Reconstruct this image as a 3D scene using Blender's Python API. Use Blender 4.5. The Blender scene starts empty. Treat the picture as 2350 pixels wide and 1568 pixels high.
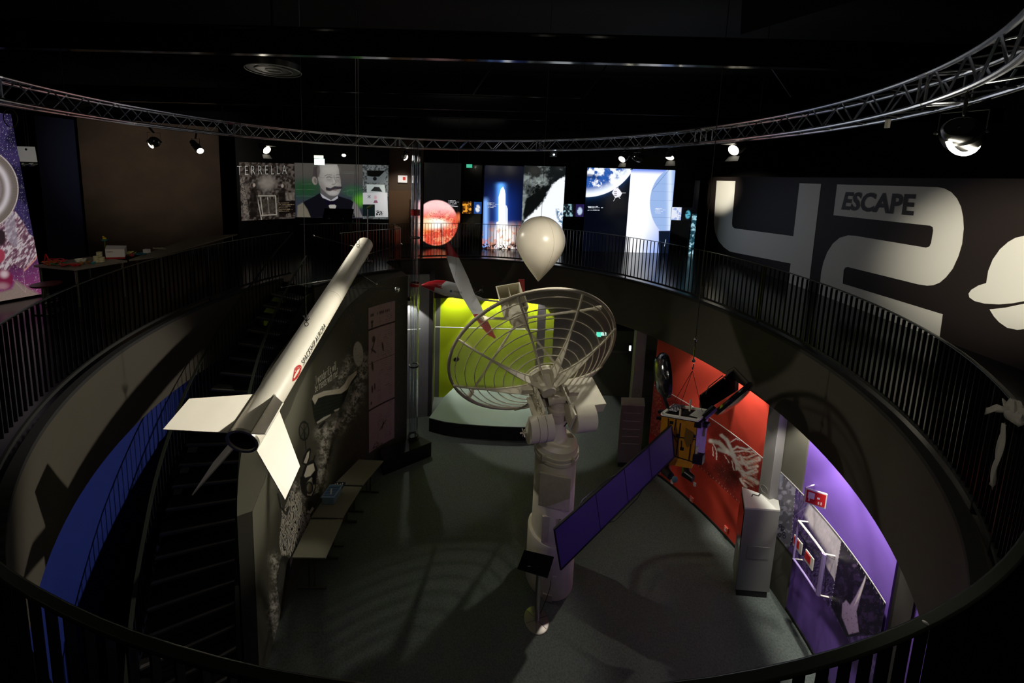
import bpy, math, random
import numpy as np
from mathutils import Vector, Matrix

random.seed(7)
scn = bpy.context.scene
col = scn.collection

# ------------------------------------------------------------------ camera
FPX, PITCH, ROLL, PU, PV, EZ = 862.2, .1144, .0258, 1066.9, 499.6, 7.4
_F = np.array([0, math.cos(PITCH), -math.sin(PITCH)])
_U0 = np.array([0, math.sin(PITCH), math.cos(PITCH)])
_R0 = np.array([1., 0, 0])
_c, _s = math.cos(ROLL), math.sin(ROLL)
_R = _c*_R0 + _s*_U0
_U = -_s*_R0 + _c*_U0
cam = bpy.data.cameras.new('camera')
cam.sensor_fit = 'HORIZONTAL'; cam.sensor_width = 36
cam.lens = FPX/2350*36
cam.shift_x = (1175-PU)/2350
cam.shift_y = -(784-PV)/2350
cam.clip_start = .05; cam.clip_end = 100
camo = bpy.data.objects.new('camera', cam); col.objects.link(camo)
_m = Matrix.Identity(4)
for i in range(3):
    _m[i][0] = _R[i]; _m[i][1] = _U[i]; _m[i][2] = -_F[i]
_m[2][3] = EZ
camo.matrix_world = _m
scn.camera = camo

# ------------------------------------------------------------------ world, colour management
w = bpy.data.worlds.new('world'); scn.world = w; w.use_nodes = True
w.node_tree.nodes['Background'].inputs[0].default_value = (.55, .6, .7, 1)
w.node_tree.nodes['Background'].inputs[1].default_value = .0012
vs = scn.view_settings
vs.view_transform = 'Standard'; vs.look = 'None'; vs.exposure = 0.0; vs.gamma = 1; vs.use_curve_mapping = False

# ------------------------------------------------------------------ large dim area light: overall fill under the roof, with no fixture
def area(name, loc, size, power, colr, down=True):
    l = bpy.data.lights.new(name, 'AREA'); l.energy = power; l.color = colr; l.shape = 'DISK'; l.size = size
    o = bpy.data.objects.new(name, l); o.location = loc; col.objects.link(o); return o
area('roof_fill', (0, 6.3, 10.2), 4, 7, (1, .95, .85))

# ------------------------------------------------------------------ levels and plan
UF, RAILZ, FBZ = 4.765, 5.9, 3.562           # upper floor, handrail, bottom of the fascia
CX, CY, RR = .2109, 6.2469, 5.274            # round opening

def ray(px, py): return _R*(px-PU) - _U*(py-PV) + _F*FPX
def Z(px, py, z):
    d = ray(px, py); return d*((z-EZ)/d[2]) + [0, 0, EZ]
def Y(px, py, y):
    d = ray(px, py); return d*(y/d[1]) + [0, 0, EZ]
def RD(px, py, r, cx=CX, cy=CY):
    d = ray(px, py)
    a = d[0]**2+d[1]**2; b = -2*(d[0]*cx+d[1]*cy); k = cx*cx+cy*cy-r*r
    return d*((-b+math.sqrt(b*b-4*a*k))/2/a) + [0, 0, EZ]
def PJ(P):                                   # photo coordinates of points (n,3)
    q = np.asarray(P, float) - [0, 0, EZ]
    ww = q@_F
    return PU+(q@_R)/ww*FPX, PV-(q@_U)/ww*FPX
def P3(r, deg, z): return np.array([CX+r*math.cos(math.radians(deg)), CY+r*math.sin(math.radians(deg)), z])
def V3(*a): return np.array(a, float)
def nrm(v): v = np.asarray(v, float); return v/np.linalg.norm(v)

# ------------------------------------------------------------------ materials
def lin(c):
    return tuple(((x/12.92) if x <= .04045 else ((x+.055)/1.055)**2.4) for x in c)
def rgb(r, g, b): return lin((r/255, g/255, b/255))
_mats = {}
def mat(name, c=(.5, .5, .5), rough=.5, metal=0., em=None, es=0., noise=0., nscale=8., bump=0., bscale=60., alpha=1., trans=0., coat=0., spec=.5):
    if name in _mats: return _mats[name]
    m = bpy.data.materials.new(name); m.use_nodes = True; _mats[name] = m
    nt = m.node_tree; b = nt.nodes['Principled BSDF']
    b.inputs['Base Color'].default_value = (*c, 1); b.inputs['Roughness'].default_value = rough
    b.inputs['Metallic'].default_value = metal; b.inputs['Specular IOR Level'].default_value = spec
    b.inputs['Coat Weight'].default_value = coat; b.inputs['Transmission Weight'].default_value = trans
    b.inputs['Alpha'].default_value = alpha
    if em: b.inputs['Emission Color'].default_value = (*em, 1); b.inputs['Emission Strength'].default_value = es
    if noise or bump:
        tc = nt.nodes.new('ShaderNodeTexCoord')
    if noise:
        n = nt.nodes.new('ShaderNodeTexNoise'); n.inputs['Scale'].default_value = nscale; n.inputs['Detail'].default_value = 6
        nt.links.new(tc.outputs['Object'], n.inputs['Vector'])
        r = nt.nodes.new('ShaderNodeMapRange'); r.inputs[1].default_value = .25; r.inputs[2].default_value = .75
        r.inputs[3].default_value = 1-noise; r.inputs[4].default_value = 1+noise
        nt.links.new(n.outputs[0], r.inputs[0])
        v = nt.nodes.new('ShaderNodeVectorMath'); v.operation = 'SCALE'; v.inputs[0].default_value = c
        nt.links.new(r.outputs[0], v.inputs['Scale']); nt.links.new(v.outputs[0], b.inputs['Base Color'])
    if bump:
        n2 = nt.nodes.new('ShaderNodeTexNoise'); n2.inputs['Scale'].default_value = bscale; n2.inputs['Detail'].default_value = 4
        nt.links.new(tc.outputs['Object'], n2.inputs['Vector'])
        bp = nt.nodes.new('ShaderNodeBump'); bp.inputs['Strength'].default_value = bump; bp.inputs['Distance'].default_value = .01
        nt.links.new(n2.outputs[0], bp.inputs['Height']); nt.links.new(bp.outputs[0], b.inputs['Normal'])
    return m
def paintmat(name, rough=.5, glow=0., lit=True):
    """printed surface: colours come from the print itself; glow > 0 = backlit film, or light put into a front-lit print"""
    if name in _mats: return _mats[name]
    m = bpy.data.materials.new(name); m.use_nodes = True; _mats[name] = m
    nt = m.node_tree; b = nt.nodes['Principled BSDF']
    a = nt.nodes.new('ShaderNodeAttribute'); a.attribute_name = 'print'
    b.inputs['Roughness'].default_value = rough
    if lit: nt.links.new(a.outputs['Color'], b.inputs['Base Color'])
    else: b.inputs['Base Color'].default_value = (.01, .01, .01, 1)
    if glow:
        nt.links.new(a.outputs['Color'], b.inputs['Emission Color']); b.inputs['Emission Strength'].default_value = glow
    return m

# ------------------------------------------------------------------ mesh builder
class MB:
    def __init__(s): s.v = []; s.f = []; s.sm = []; s.n = 0
    def add(s, V, F, smooth=False):
        o = s.n; V = np.asarray(V, float).reshape(-1, 3)
        s.v.append(V); s.n += len(V)
        for f in F: s.f.append([i+o for i in f]); s.sm.append(smooth)
        return s
    def hexa(s, lo, hi):                     # two matching quads
        return s.add(list(lo)+list(hi), [(3, 2, 1, 0), (4, 5, 6, 7), (0, 1, 5, 4), (1, 2, 6, 5), (2, 3, 7, 6), (3, 0, 4, 7)])
    def box(s, c, size, ax=None):
        ax = np.eye(3) if ax is None else np.array(ax)
        h = np.array(size)/2.; c = np.array(c, float)
        q = [(-1, -1), (1, -1), (1, 1), (-1, 1)]
        lo = [c+ax[0]*a*h[0]+ax[1]*b*h[1]-ax[2]*h[2] for a, b in q]
        return s.hexa(lo, [p+2*ax[2]*h[2] for p in lo])
    def bar(s, a, b, w, h, up=(0, 0, 1)):    # rectangular bar between two points
        a = np.array(a, float); b = np.array(b, float); d = nrm(b-a)
        if abs(d@nrm(up)) > .98: up = (1, 0, 0)
        x = nrm(np.cross(d, up)); y = np.cross(x, d)
        return s.box((a+b)/2, (w, np.linalg.norm(b-a), h), (x, d, y))
    def tube(s, pts, r, n=8, closed=False, caps=True, smooth=True):
        P = [np.array(p, float) for p in pts]; m = len(P)
        rs = r if hasattr(r, '__len__') else [r]*m
        V = []; nn = None
        for i in range(m):
            a = P[(i-1) % m] if (closed or i > 0) else P[i]; b = P[(i+1) % m] if (closed or i < m-1) else P[i]
            t = nrm(b-a)
            if nn is None: nn = np.cross(t, (0, 0, 1)) if abs(t[2]) < .95 else np.cross(t, (1, 0, 0))
            nn = nn-t*(nn@t); nn = nrm(nn); bb = np.cross(t, nn)
            for k in range(n):
                an = 2*math.pi*k/n; V.append(P[i]+rs[i]*(math.cos(an)*nn+math.sin(an)*bb))
        F = []
        for i in range(m if closed else m-1):
            j = (i+1) % m
            for k in range(n):
                k2 = (k+1) % n; F.append((i*n+k, i*n+k2, j*n+k2, j*n+k))
        s.add(V, F, smooth)
        if caps and not closed:
            o = s.n-len(V); s.f.append([o+k for k in range(n)][::-1]); s.f.append([o+(m-1)*n+k for k in range(n)]); s.sm += [False, False]
        return s
    def lathe(s, o, axis, prof, n=32, smooth=True, a0=0., a1=360., caps=False):
        o = np.array(o, float); d = nrm(axis)
        x = nrm(np.cross(d, (0, 1, 0)) if abs(d[1]) < .9 else np.cross(d, (1, 0, 0))); y = np.cross(d, x)
        full = abs(a1-a0-360) < 1e-6; cnt = n if full else n+1; V = []
        for t, r in prof:
            for k in range(cnt):
                an = math.radians(a0+(a1-a0)*k/n); V.append(o+d*t+r*(math.cos(an)*x+math.sin(an)*y))
        F = []
        for i in range(len(prof)-1):
            for k in range(n):
                k2 = (k+1) % cnt; F.append((i*cnt+k, i*cnt+k2, (i+1)*cnt+k2, (i+1)*cnt+k))
        if caps: F.append(tuple(range(cnt))[::-1]); F.append(tuple((len(prof)-1)*cnt+k for k in range(cnt)))
        return s.add(V, F, smooth)
    def ball(s, c, r, n=16, m=10, ax=None, sc=(1, 1, 1)):
        ax = np.eye(3) if ax is None else np.array(ax); c = np.array(c, float); V = []; F = []
        for i in range(m+1):
            ph = math.pi*i/m
            for k in range(n):
                an = 2*math.pi*k/n
                l = (math.sin(ph)*math.cos(an)*sc[0]*r, math.sin(ph)*math.sin(an)*sc[1]*r, math.cos(ph)*sc[2]*r)
                V.append(c+ax[0]*l[0]+ax[1]*l[1]+ax[2]*l[2])
        for i in range(m):
            for k in range(n):
                k2 = (k+1) % n; F.append((i*n+k, (i+1)*n+k, (i+1)*n+k2, i*n+k2))
        return s.add(V, F, True)
    def prism(s, pts, off, smooth=False):
        P = [np.array(p, float) for p in pts]; n = len(P); off = np.array(off, float)
        F = [tuple(range(n))[::-1], tuple(range(n, 2*n))]+[(i, (i+1) % n, n+(i+1) % n, n+i) for i in range(n)]
        s.add(P+[p+off for p in P], F)
        if smooth: s.sm[-n:] = [True]*n
        return s
    def ringbox(s, r0, r1, z0, z1, a0, a1, n=64, closed=False, rf=None):
        """curved wall or ring of rectangular section about the opening's centre; rf(deg)->(r0,r1,z0,z1) may vary it"""
        V = []; cnt = n if closed else n+1
        for k in range(cnt):
            a = a0+(a1-a0)*k/n
            q = rf(a) if rf else (r0, r1, z0, z1)
            V += [P3(q[0], a, q[2]), P3(q[1], a, q[2]), P3(q[1], a, q[3]), P3(q[0], a, q[3])]
        F = []
        for k in range(n):
            i = 4*k; j = 4*((k+1) % cnt)
            for e in range(4): F.append((i+e, i+(e+1) % 4, j+(e+1) % 4, j+e))
        if not closed: F.append((0, 1, 2, 3)); F.append(tuple(4*n+e for e in (3, 2, 1, 0)))
        return s.add(V, F, False)
    def build(s, name, m, parent=None, label=None, cat=None, group=None, kind=None, loc=None, bevel=0, normals=True):
        V = np.concatenate(s.v)
        if loc is None: loc = V3((V[:, 0].min()+V[:, 0].max())/2, (V[:, 1].min()+V[:, 1].max())/2, V[:, 2].min())
        me = bpy.data.meshes.new(name); me.from_pydata((V-loc).tolist(), [], s.f)
        me.polygons.foreach_set('use_smooth', s.sm); me.materials.append(m); me.update()
        o = bpy.data.objects.new(name, me); col.objects.link(o); o.location = loc
        if parent is not None:
            o.parent = parent; o.matrix_parent_inverse = Matrix.Translation([-x for x in wloc(parent)])
        _w[o.name] = tuple(loc)
        if normals:
            import bmesh
            bm = bmesh.new(); bm.from_mesh(me); bmesh.ops.recalc_face_normals(bm, faces=bm.faces); bm.to_mesh(me); bm.free()
        try: me.set_sharp_from_angle(angle=.6)
        except Exception: pass
        if bevel:
            b = o.modifiers.new('bevel', 'BEVEL'); b.width = bevel; b.segments = 2; b.limit_method = 'ANGLE'
        tag(o, label, cat, group, kind)
        return o
_w = {}
def wloc(o): return _w[o.name]
def tag(o, label=None, cat=None, group=None, kind=None):
    if label: o['label'] = label
    if cat: o['category'] = cat
    if group: o['group'] = group
    if kind: o['kind'] = kind
def thing(name, loc, label, cat, group=None, kind=None):
    o = bpy.data.objects.new(name, None); col.objects.link(o); o.location = [float(x) for x in loc]; o.empty_display_size = .1
    _w[o.name] = tuple(float(x) for x in loc); tag(o, label, cat, group, kind); return o
def copy_tree(o, parent=None):
    c = o.copy(); col.objects.link(c); _w[c.name] = _w[o.name]
    if parent is not None: c.parent = parent
    for ch in [x for x in o.children]: copy_tree(ch, c)
    return c
def lightobj(name, kind, loc, target, power, colr, parent=None, angle=40, blend=.6, size=.05):
    l = bpy.data.lights.new(name, kind); l.energy = power; l.color = colr
    if kind == 'SPOT': l.spot_size = math.radians(angle); l.spot_blend = blend; l.shadow_soft_size = size
    elif kind == 'POINT': l.shadow_soft_size = size
    o = bpy.data.objects.new(name, l); col.objects.link(o); o.location = [float(x) for x in loc]
    d = Vector([float(x) for x in np.array(target, float)-np.array(loc, float)])
    o.rotation_euler = d.to_track_quat('-Z', 'Y').to_euler()
    if parent is not None:
        o.parent = parent; o.matrix_parent_inverse = Matrix.Translation([-x for x in wloc(parent)])
    return o

# ------------------------------------------------------------------ print toolkit (artwork laid down as colours of a fine grid)
class Rnd:
    def __init__(s, seed): s.r = np.random.RandomState(seed)
def vnoise(x, y, seed):
    r = np.random.RandomState(seed); T = r.rand(64, 64)
    xi = np.floor(x).astype(int); yi = np.floor(y).astype(int); fx = x-xi; fy = y-yi
    fx = fx*fx*(3-2*fx); fy = fy*fy*(3-2*fy)
    a = T[yi % 64, xi % 64]; b = T[yi % 64, (xi+1) % 64]; c = T[(yi+1) % 64, xi % 64]; d = T[(yi+1) % 64, (xi+1) % 64]
    return (a*(1-fx)+b*fx)*(1-fy)+(c*(1-fx)+d*fx)*fy
def fbm(x, y, s, seed=1, o=4):
    t = 0; a = 1; n = 0
    for k in range(o):
        t = t+a*vnoise(x/s*2**k+17*k, y/s*2**k+9*k, seed+k); n += a; a *= .55
    return t/n
def sst(e0, e1, x): t = np.clip((x-e0)/(e1-e0), 0, 1); return t*t*(3-2*t)
def ell(x, y, cx, cy, rx, ry, soft=.1, rot=0):
    c, s = math.cos(rot), math.sin(rot); dx = x-cx; dy = y-cy
    u = (dx*c+dy*s)/rx; v = (-dx*s+dy*c)/ry; d = np.sqrt(u*u+v*v)
    return 1-sst(1-soft, 1+soft, d)
def segd(x, y, a, b):
    ax, ay = a; bx, by = b; dx, dy = bx-ax, by-ay; L = dx*dx+dy*dy+1e-12
    t = np.clip(((x-ax)*dx+(y-ay)*dy)/L, 0, 1); return np.hypot(x-ax-t*dx, y-ay-t*dy)
def line(x, y, pts, wd, soft=.5):
    d = 1e9
    for a, b in zip(pts[:-1], pts[1:]): d = np.minimum(d, segd(x, y, a, b))
    return 1-sst(wd/2-soft/2, wd/2+soft/2, d)
def poly(x, y, pts, soft=.6):
    ins = np.zeros(x.shape, bool); d = np.full(x.shape, 1e9); n = len(pts)
    for i in range(n):
        a = pts[i]; b = pts[(i+1) % n]
        d = np.minimum(d, segd(x, y, a, b))
        if a[1] != b[1]:
            c = ((a[1] > y) != (b[1] > y)) & (x < (b[0]-a[0])*(y-a[1])/(b[1]-a[1])+a[0]); ins ^= c
    sd = np.where(ins, -d, d); return 1-sst(-soft/2, soft/2, sd)
def over(img, m, c):
    c = np.array(c, float); m = m[..., None]
    return img*(1-m)+(c if c.ndim > 1 else c[None, None, :])*m
def c8(r, g, b): return np.array(lin((r/255, g/255, b/255)))
def base(x, c): return np.ones(x.shape+(3,))*np.array(c)

def printed(name, pos, nu, nv, paint, m, parent=None, thick=0., tdir=None, **kw):
    u, v = np.meshgrid(np.linspace(0, 1, nu), np.linspace(0, 1, nv))
    P = pos(u, v); x, y = PJ(P.reshape(-1, 3)); x = x.reshape(u.shape); y = y.reshape(u.shape)
    C = np.clip(paint(x, y, u, v), 0, 60)
    V = P.reshape(-1, 3)
    idx = np.arange(nu*nv).reshape(nv, nu)
    F = np.stack([idx[:-1, :-1], idx[:-1, 1:], idx[1:, 1:], idx[1:, :-1]], -1).reshape(-1, 4).tolist()
    Cc = C.reshape(-1, 3)
    if thick:
        per = list(idx[0, :])+list(idx[1:, -1])+list(idx[-1, :-1][::-1])+list(idx[1:-1, 0][::-1])
        B = V[per]+np.array(tdir)*thick; o = len(V); n = len(per)
        V = np.concatenate([V, B]); Cc = np.concatenate([Cc, np.full((n, 3), .004)])
        F += [[per[i], per[(i+1) % n], o+(i+1) % n, o+i] for i in range(n)]+[[o+i for i in range(n)][::-1]]
    loc = V3((V[:, 0].min()+V[:, 0].max())/2, (V[:, 1].min()+V[:, 1].max())/2, V[:, 2].min())
    me = bpy.data.meshes.new(name); me.from_pydata((V-loc).tolist(), [], F)
    at = me.color_attributes.new('print', 'FLOAT_COLOR', 'POINT')
    at.data.foreach_set('color', np.concatenate([Cc, np.ones((len(Cc), 1))], 1).astype(np.float32).ravel())
    me.materials.append(m); me.update()
    o = bpy.data.objects.new(name, me); col.objects.link(o); o.location = loc; _w[o.name] = tuple(loc)
    if parent is not None:
        o.parent = parent; o.matrix_parent_inverse = Matrix.Translation([-q for q in wloc(parent)])
    tag(o, **kw); return o
def quadpos(p00, p10, p11, p01):
    a, b, c, d = [np.array(p, float) for p in (p00, p10, p11, p01)]
    return lambda u, v: (a*((1-u)*(1-v))[..., None]+b*(u*(1-v))[..., None]+c*(u*v)[..., None]+d*((1-u)*v)[..., None])

def text_mesh(body, offset=0., shear=0., res=3):
    cu = bpy.data.curves.new('t', 'FONT'); cu.body = body; cu.offset = offset; cu.shear = shear; cu.resolution_u = res
    o = bpy.data.objects.new('t', cu); col.objects.link(o)
    bpy.context.view_layer.update()
    me = bpy.data.meshes.new_from_object(o.evaluated_get(bpy.context.evaluated_depsgraph_get()))
    V = np.array([v.co[:] for v in me.vertices]); F = [list(p.vertices) for p in me.polygons]
    bpy.data.objects.remove(o); bpy.data.curves.remove(cu); bpy.data.meshes.remove(me)
    mn = V.min(0); mx = V.max(0); V = (V-mn)/np.maximum(mx-mn, 1e-6)
    return V[:, :2], F
def text_on(name, body, fn, m, parent, offset=0., shear=0., label=None, flip=False):
    """lettering: fn maps (n,2) unit coordinates to 3D points"""
    V, F = text_mesh(body, offset, shear)
    mb = MB(); mb.add(fn(V), F); return mb.build(name, m, parent, label, normals=False)

# ================================================================== MATERIALS
BLACK = mat('black_paint', (.006, .006, .006), .35)
BLACKM = mat('black_matt', (.008, .008, .008), .8)
BLACKG = mat('black_gloss', (.006, .006, .006), .12, coat=.3)
RAILM = mat('rail_dark_steel', (.035, .042, .032), .28, metal=.5)
CARPET = mat('floor_grey_green', rgb(88, 96, 92), .7, noise=.34, nscale=42, bump=.12, bscale=120, spec=.25)
UPFL = mat('upper_floor_black', (.004, .004, .004), .2, spec=.35)
FASC = mat('fascia_taupe', rgb(54, 49, 40), .75, noise=.06, nscale=2)
WHITE = mat('white_paint', rgb(235, 230, 214), .42, noise=.03, nscale=6)
WHITEM = mat('white_matt', rgb(232, 228, 216), .65)
CREAM = mat('cream_metal', rgb(214, 208, 186), .5, noise=.06, nscale=5, bump=.08, bscale=20)
CREAMD = mat('cream_metal_worn', rgb(186, 178, 158), .55, noise=.14, nscale=9)
ALU = mat('truss_aluminium', (.74, .77, .84), .27, metal=1.)
STEEL = mat('brushed_steel', (.55, .53, .5), .3, metal=1.)
CHROME = mat('chrome', (.7, .7, .7), .12, metal=1.)
GREYM = mat('grey_laminate', rgb(112, 112, 108), .5)
GREYW = mat('grey_wall', rgb(150, 152, 156), .8)
RUBBER = mat('rubber', (.01, .01, .01), .7)
LENS = mat('lamp_lens', (1, 1, 1), .3, em=(1, .93, .75), es=40)
LENSD = mat('lamp_lens_dim', (1, 1, 1), .3, em=(1, .93, .78), es=9)
GLASS = mat('clear_acrylic', (.95, .97, 1), .03, trans=1.)
WARM = (1, .93, .80)

# ================================================================== SETTING
def struct(mb, name, m, **k): return mb.build(name, m, kind='structure', **k)
struct(MB().box((0, 6, -.05), (30, 30, .1)), 'floor', CARPET)
up = MB()
def upr(a):
    ins = 4.22 if 118 <= a <= 151 else RR
    return (ins, 17., UF-.3, UF)
# upper floor slab around the round opening, landing towards the stair
n = 240
for k in range(n):
    a0 = 360*k/n; a1 = 360*(k+1)/n; q = upr((a0+a1)/2)
    up.hexa([P3(q[0], a0, q[2]), P3(q[1], a0, q[2]), P3(q[1], a1, q[2]), P3(q[0], a1, q[2])],
            [P3(q[0], a0, q[3]), P3(q[1], a0, q[3]), P3(q[1], a1, q[3]), P3(q[0], a1, q[3])])
struct(up, 'floor_upper', UPFL)
struct(MB().ringbox(5.15, 5.3, FBZ, UF-.001, -209, 118, 160), 'wall_fascia', FASC)
struct(MB().ringbox(4.12, 4.21, FBZ+.4, UF-.01, 118.3, 150.5, 24), 'wall_landing_fascia', FASC)
struct(MB().ringbox(5.15, 5.24, UF, UF+.05, -209, 118, 160), 'trim_1', BLACKM)
struct(MB().ringbox(4.12, 4.22, UF, UF+.05, 118.3, 150.5, 24), 'trim_2', BLACKM)
struct(MB().box((0, 6.5, 10.8), (34, 34, .1)), 'ceiling', BLACKM)
struct(MB().box((0, 15.2, 7.8), (30, .2, 6.2)), 'wall_back', BLACKM)
struct(MB().box((-13.2, 6, 7.8), (.2, 30, 6.2)), 'wall_left', BLACKM)
struct(MB().box((0, -5.5, 5.4), (30, .2, 10.8)), 'wall_front', BLACKM)
struct(MB().box((13.2, 6, 5.4), (.2, 30, 10.8)), 'wall_right', BLACKM)

# lower level walls: red, purple, grey, lime, blue and the dark room beyond
REDP = mat('red_wall_paint', rgb(214, 66, 48), .6, noise=.03, nscale=3)
PURP = mat('purple_wall_paint', rgb(128, 92, 196), .6, noise=.03, nscale=3)
LIME = mat('lime_wall_paint', rgb(196, 222, 10), .6, noise=.03, nscale=3)
BLUEP = mat('blue_wall_paint', rgb(4, 24, 92), .6, noise=.04, nscale=3)
DARKW = mat('dark_grey_wall', rgb(74, 72, 76), .75)
OLIVE = mat('olive_grey_wall', rgb(96, 94, 82), .75)
LZ = UF-.32
red = MB().ringbox(0, 0, 0, 0, 1.5, 30, 44, rf=lambda a: (5.47-.1*(a-8)/22, 5.66, 0, LZ))
struct(red, 'wall_red', REDP)
struct(MB().ringbox(5.56, 5.76, 0, LZ, -5.2, 1.4, 14), 'wall_olive', OLIVE)
struct(MB().ringbox(5.58, 5.78, 0, LZ, -22.95, -5.2, 30), 'wall_purple', PURP)
struct(MB().ringbox(5.6, 5.82, 0, LZ, -26.2, -22.96, 8), 'wall_dark_right', mat('dark_trim_wall', rgb(40, 36, 34), .7))
struct(MB().ringbox(5.62, 5.82, 0, LZ, -70, -26.2, 30), 'wall_purple_far', PURP)
struct(MB().ringbox(5.45, 5.65, 0, LZ, 158, 250, 60), 'wall_blue', BLUEP)
# dark skirting at the foot of red and purple walls
struct(MB().ringbox(0, 0, 0, 0, 1.5, 30, 44, rf=lambda a: (5.455-.1*(a-8)/22, 5.47-.1*(a-8)/22, 0, .06)), 'baseboard_red', BLACKM)
struct(MB().ringbox(5.565, 5.58, 0, .06, -22.95, -5.2, 30), 'baseboard_purple', BLACKM)
# back alcove, flat walls
def wallseg(name, a, b, z0, z1, m, t=.12, **k):
    a = np.array(a, float); b = np.array(b, float); d = nrm(np.append(b-a, 0)); nn = np.cross(d, (0, 0, 1))*t
    if nn[1] < 0: nn = -nn
    A = V3(*a, z0); B = V3(*b, z0)
    return struct(MB().hexa([A, B, B+nn, A+nn], [A+[0, 0, z1-z0], B+[0, 0, z1-z0], B+nn+[0, 0, z1-z0], A+nn+[0, 0, z1-z0]]), name, m)
ly = 11.76
g0 = Z(940, 962, 0); g1 = Z(981, 956, 0)
wallseg('wall_grey', (g0[0]-.35, g0[1]-.05), g1[:2], 0, LZ, GREYW)
wallseg('wall_dark_return', g1[:2], (Y(988, 800, 11.7)[0], 11.7), 0, LZ, DARKW)
x0 = Y(1009, 800, ly)[0]; x1 = Y(1230, 800, ly)[0]; x2 = Y(1249, 800, ly)[0]; x3 = Y(1268, 800, ly)[0]
wallseg('wall_grey_sliver', (x0-.3, ly), (x0, ly), 0, LZ, mat('grey_dark_wall', rgb(104, 104, 108), .8))
struct(MB().box((Y(994, 800, ly-.1)[0], ly-.1, LZ/2), (.1, .16, LZ)), 'trim_3', mat('lime_post_paint', rgb(150, 168, 70), .6))
wallseg('wall_lime', (x0, ly), (x1, ly), 0, LZ, LIME)
wallseg('wall_dark_gap', (x1, ly), (x2, ly), 0, LZ, DARKW)
wallseg('wall_lime_strip', (x2, ly), (x3, ly), 0, LZ, LIME)
wallseg('wall_dark_back', (x3, ly), (x3+1.5, ly+.6), 0, LZ, DARKW)
bx = Y(1449, 900, 11.6)[0]
wallseg('wall_room_back', (x3+1.2, 12.1), (6.6, 12.1), 0, LZ, OLIVE)
struct(MB().box((4.6, 12.05, 3.3), (3.6, .05, 1.9)), 'wall_room_upper', BLACKM)
struct(MB().box((4.8, 12.03, 1.62), (3., .05, .05)), 'trim_4', mat('grey_dado', rgb(120, 112, 110), .5))
# thin white light line in the lime alcove
LINEM = mat('white_line', rgb(240, 240, 235), .4, em=(1, 1, .95), es=.35)
struct(MB().box(((x0-.2+x1)/2, ly-.0015, Y(1100, 753, ly)[2]), (x1-x0+.25, .003, .022)), 'trim_6', LINEM)
gl = Y(960, 758, g0[1]-.01)
struct(MB().bar(V3(g0[0]-.3, g0[1]-.044, gl[2]), V3(g1[0]-.03, g1[1]-.002, gl[2]), .004, .022), 'trim_7', LINEM)
struct(MB().box(((x2+x3)/2, ly-.0015, Y(1100, 753, ly)[2]), (x3-x2, .003, .022)), 'trim_8', LINEM)

# curved block that carries the mural, between stair and tables
ANG = [117, 130, 146, 160, 174, 185, 195, 203, 209]
RM = [3.62, 3.5, 3.36, 3.22, 3.12, 3.13, 3.22, 3.28, 3.42]
ZT = [4.76, 4.76, 4.4, 3.9, 3.6, 3.32, 3.1, 2.92, 2.8]
RI = [4.2, 4.2, 4.2, 4.1, 3.95, 3.83, 3.72, 3.67, 3.65]
def rmur(a): return float(np.interp(a, ANG, RM))
def rin(a): return float(np.interp(a, ANG, RI))
struct(MB().ringbox(0, 0, 0, 0, 117, 209, 90, rf=lambda a: (rmur(a), rin(a)-.06, 0, float(np.interp(a, ANG, ZT)))), 'wall_stair', mat('mural_wall_paint', rgb(78, 76, 63), .75))

# roof beams
for i, yb in enumerate((5.25, 9.2, 12.9)):
    b = MB()
    b.box((0, yb, 8.93), (25.5, .1, .015)); b.box((0, yb, 9.1), (25.5, .02, .32)); b.box((0, yb, 9.27), (25.5, .1, .02))
    b.build('roof_beam', mat('beam_paint', (.012, .012, .014), .12, metal=.3), None, 'dark steel roof beam spanning the ceiling, '+('nearest to the camera', 'the middle one, behind the lit truss', 'farthest, above the lit panels')[i], 'beam', group='roof beams')
for i, (a, b_) in enumerate((((1076, 232), (1130, 150)), ((1337, 232), (1392, 150)), ((1767, 150), (1816, 222)), ((512, 262), (503, 190)))):
    MB().tube([Y(*a, 9.3)+[0, 0, 0], Y(*b_, 9.6)], .022, 6).build('roof_brace', mat('brace_paint', (.06, .06, .07), .4, metal=.5), None,
        'thin dark diagonal roof brace '+('left of the ceiling centre', 'right of the ceiling centre', 'above the bright spotlight', 'hanging above the left end of the truss')[i], 'brace', group='roof braces')
t = thing('ceiling_speaker', Y(628, 162, 6.4), 'round ceiling diffuser with concentric light rings, upper left', 'ceiling diffuser')
cc = Y(628, 163, 6.4); RG = mat('ring_grey', rgb(190, 190, 180), .35)
for r_ in (.42, .28, .12):
    MB().tube([cc+[r_*math.cos(a), r_*math.sin(a), 0] for a in np.linspace(0, 2*math.pi, 40, endpoint=False)], .008, 6, closed=True).build('ring', RG, t)
MB().lathe(cc, (0, 0, 1), [(0.01, .01), (0.01, .4), (.1, .42), (.2, .3), (.2, .01)], 32).build('housing', BLACK, t)
MB().tube([cc+[0, 0, .2], V3(cc[0], cc[1], 10.75)], .02, 6).build('drop_rod', BLACK, t)

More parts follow.
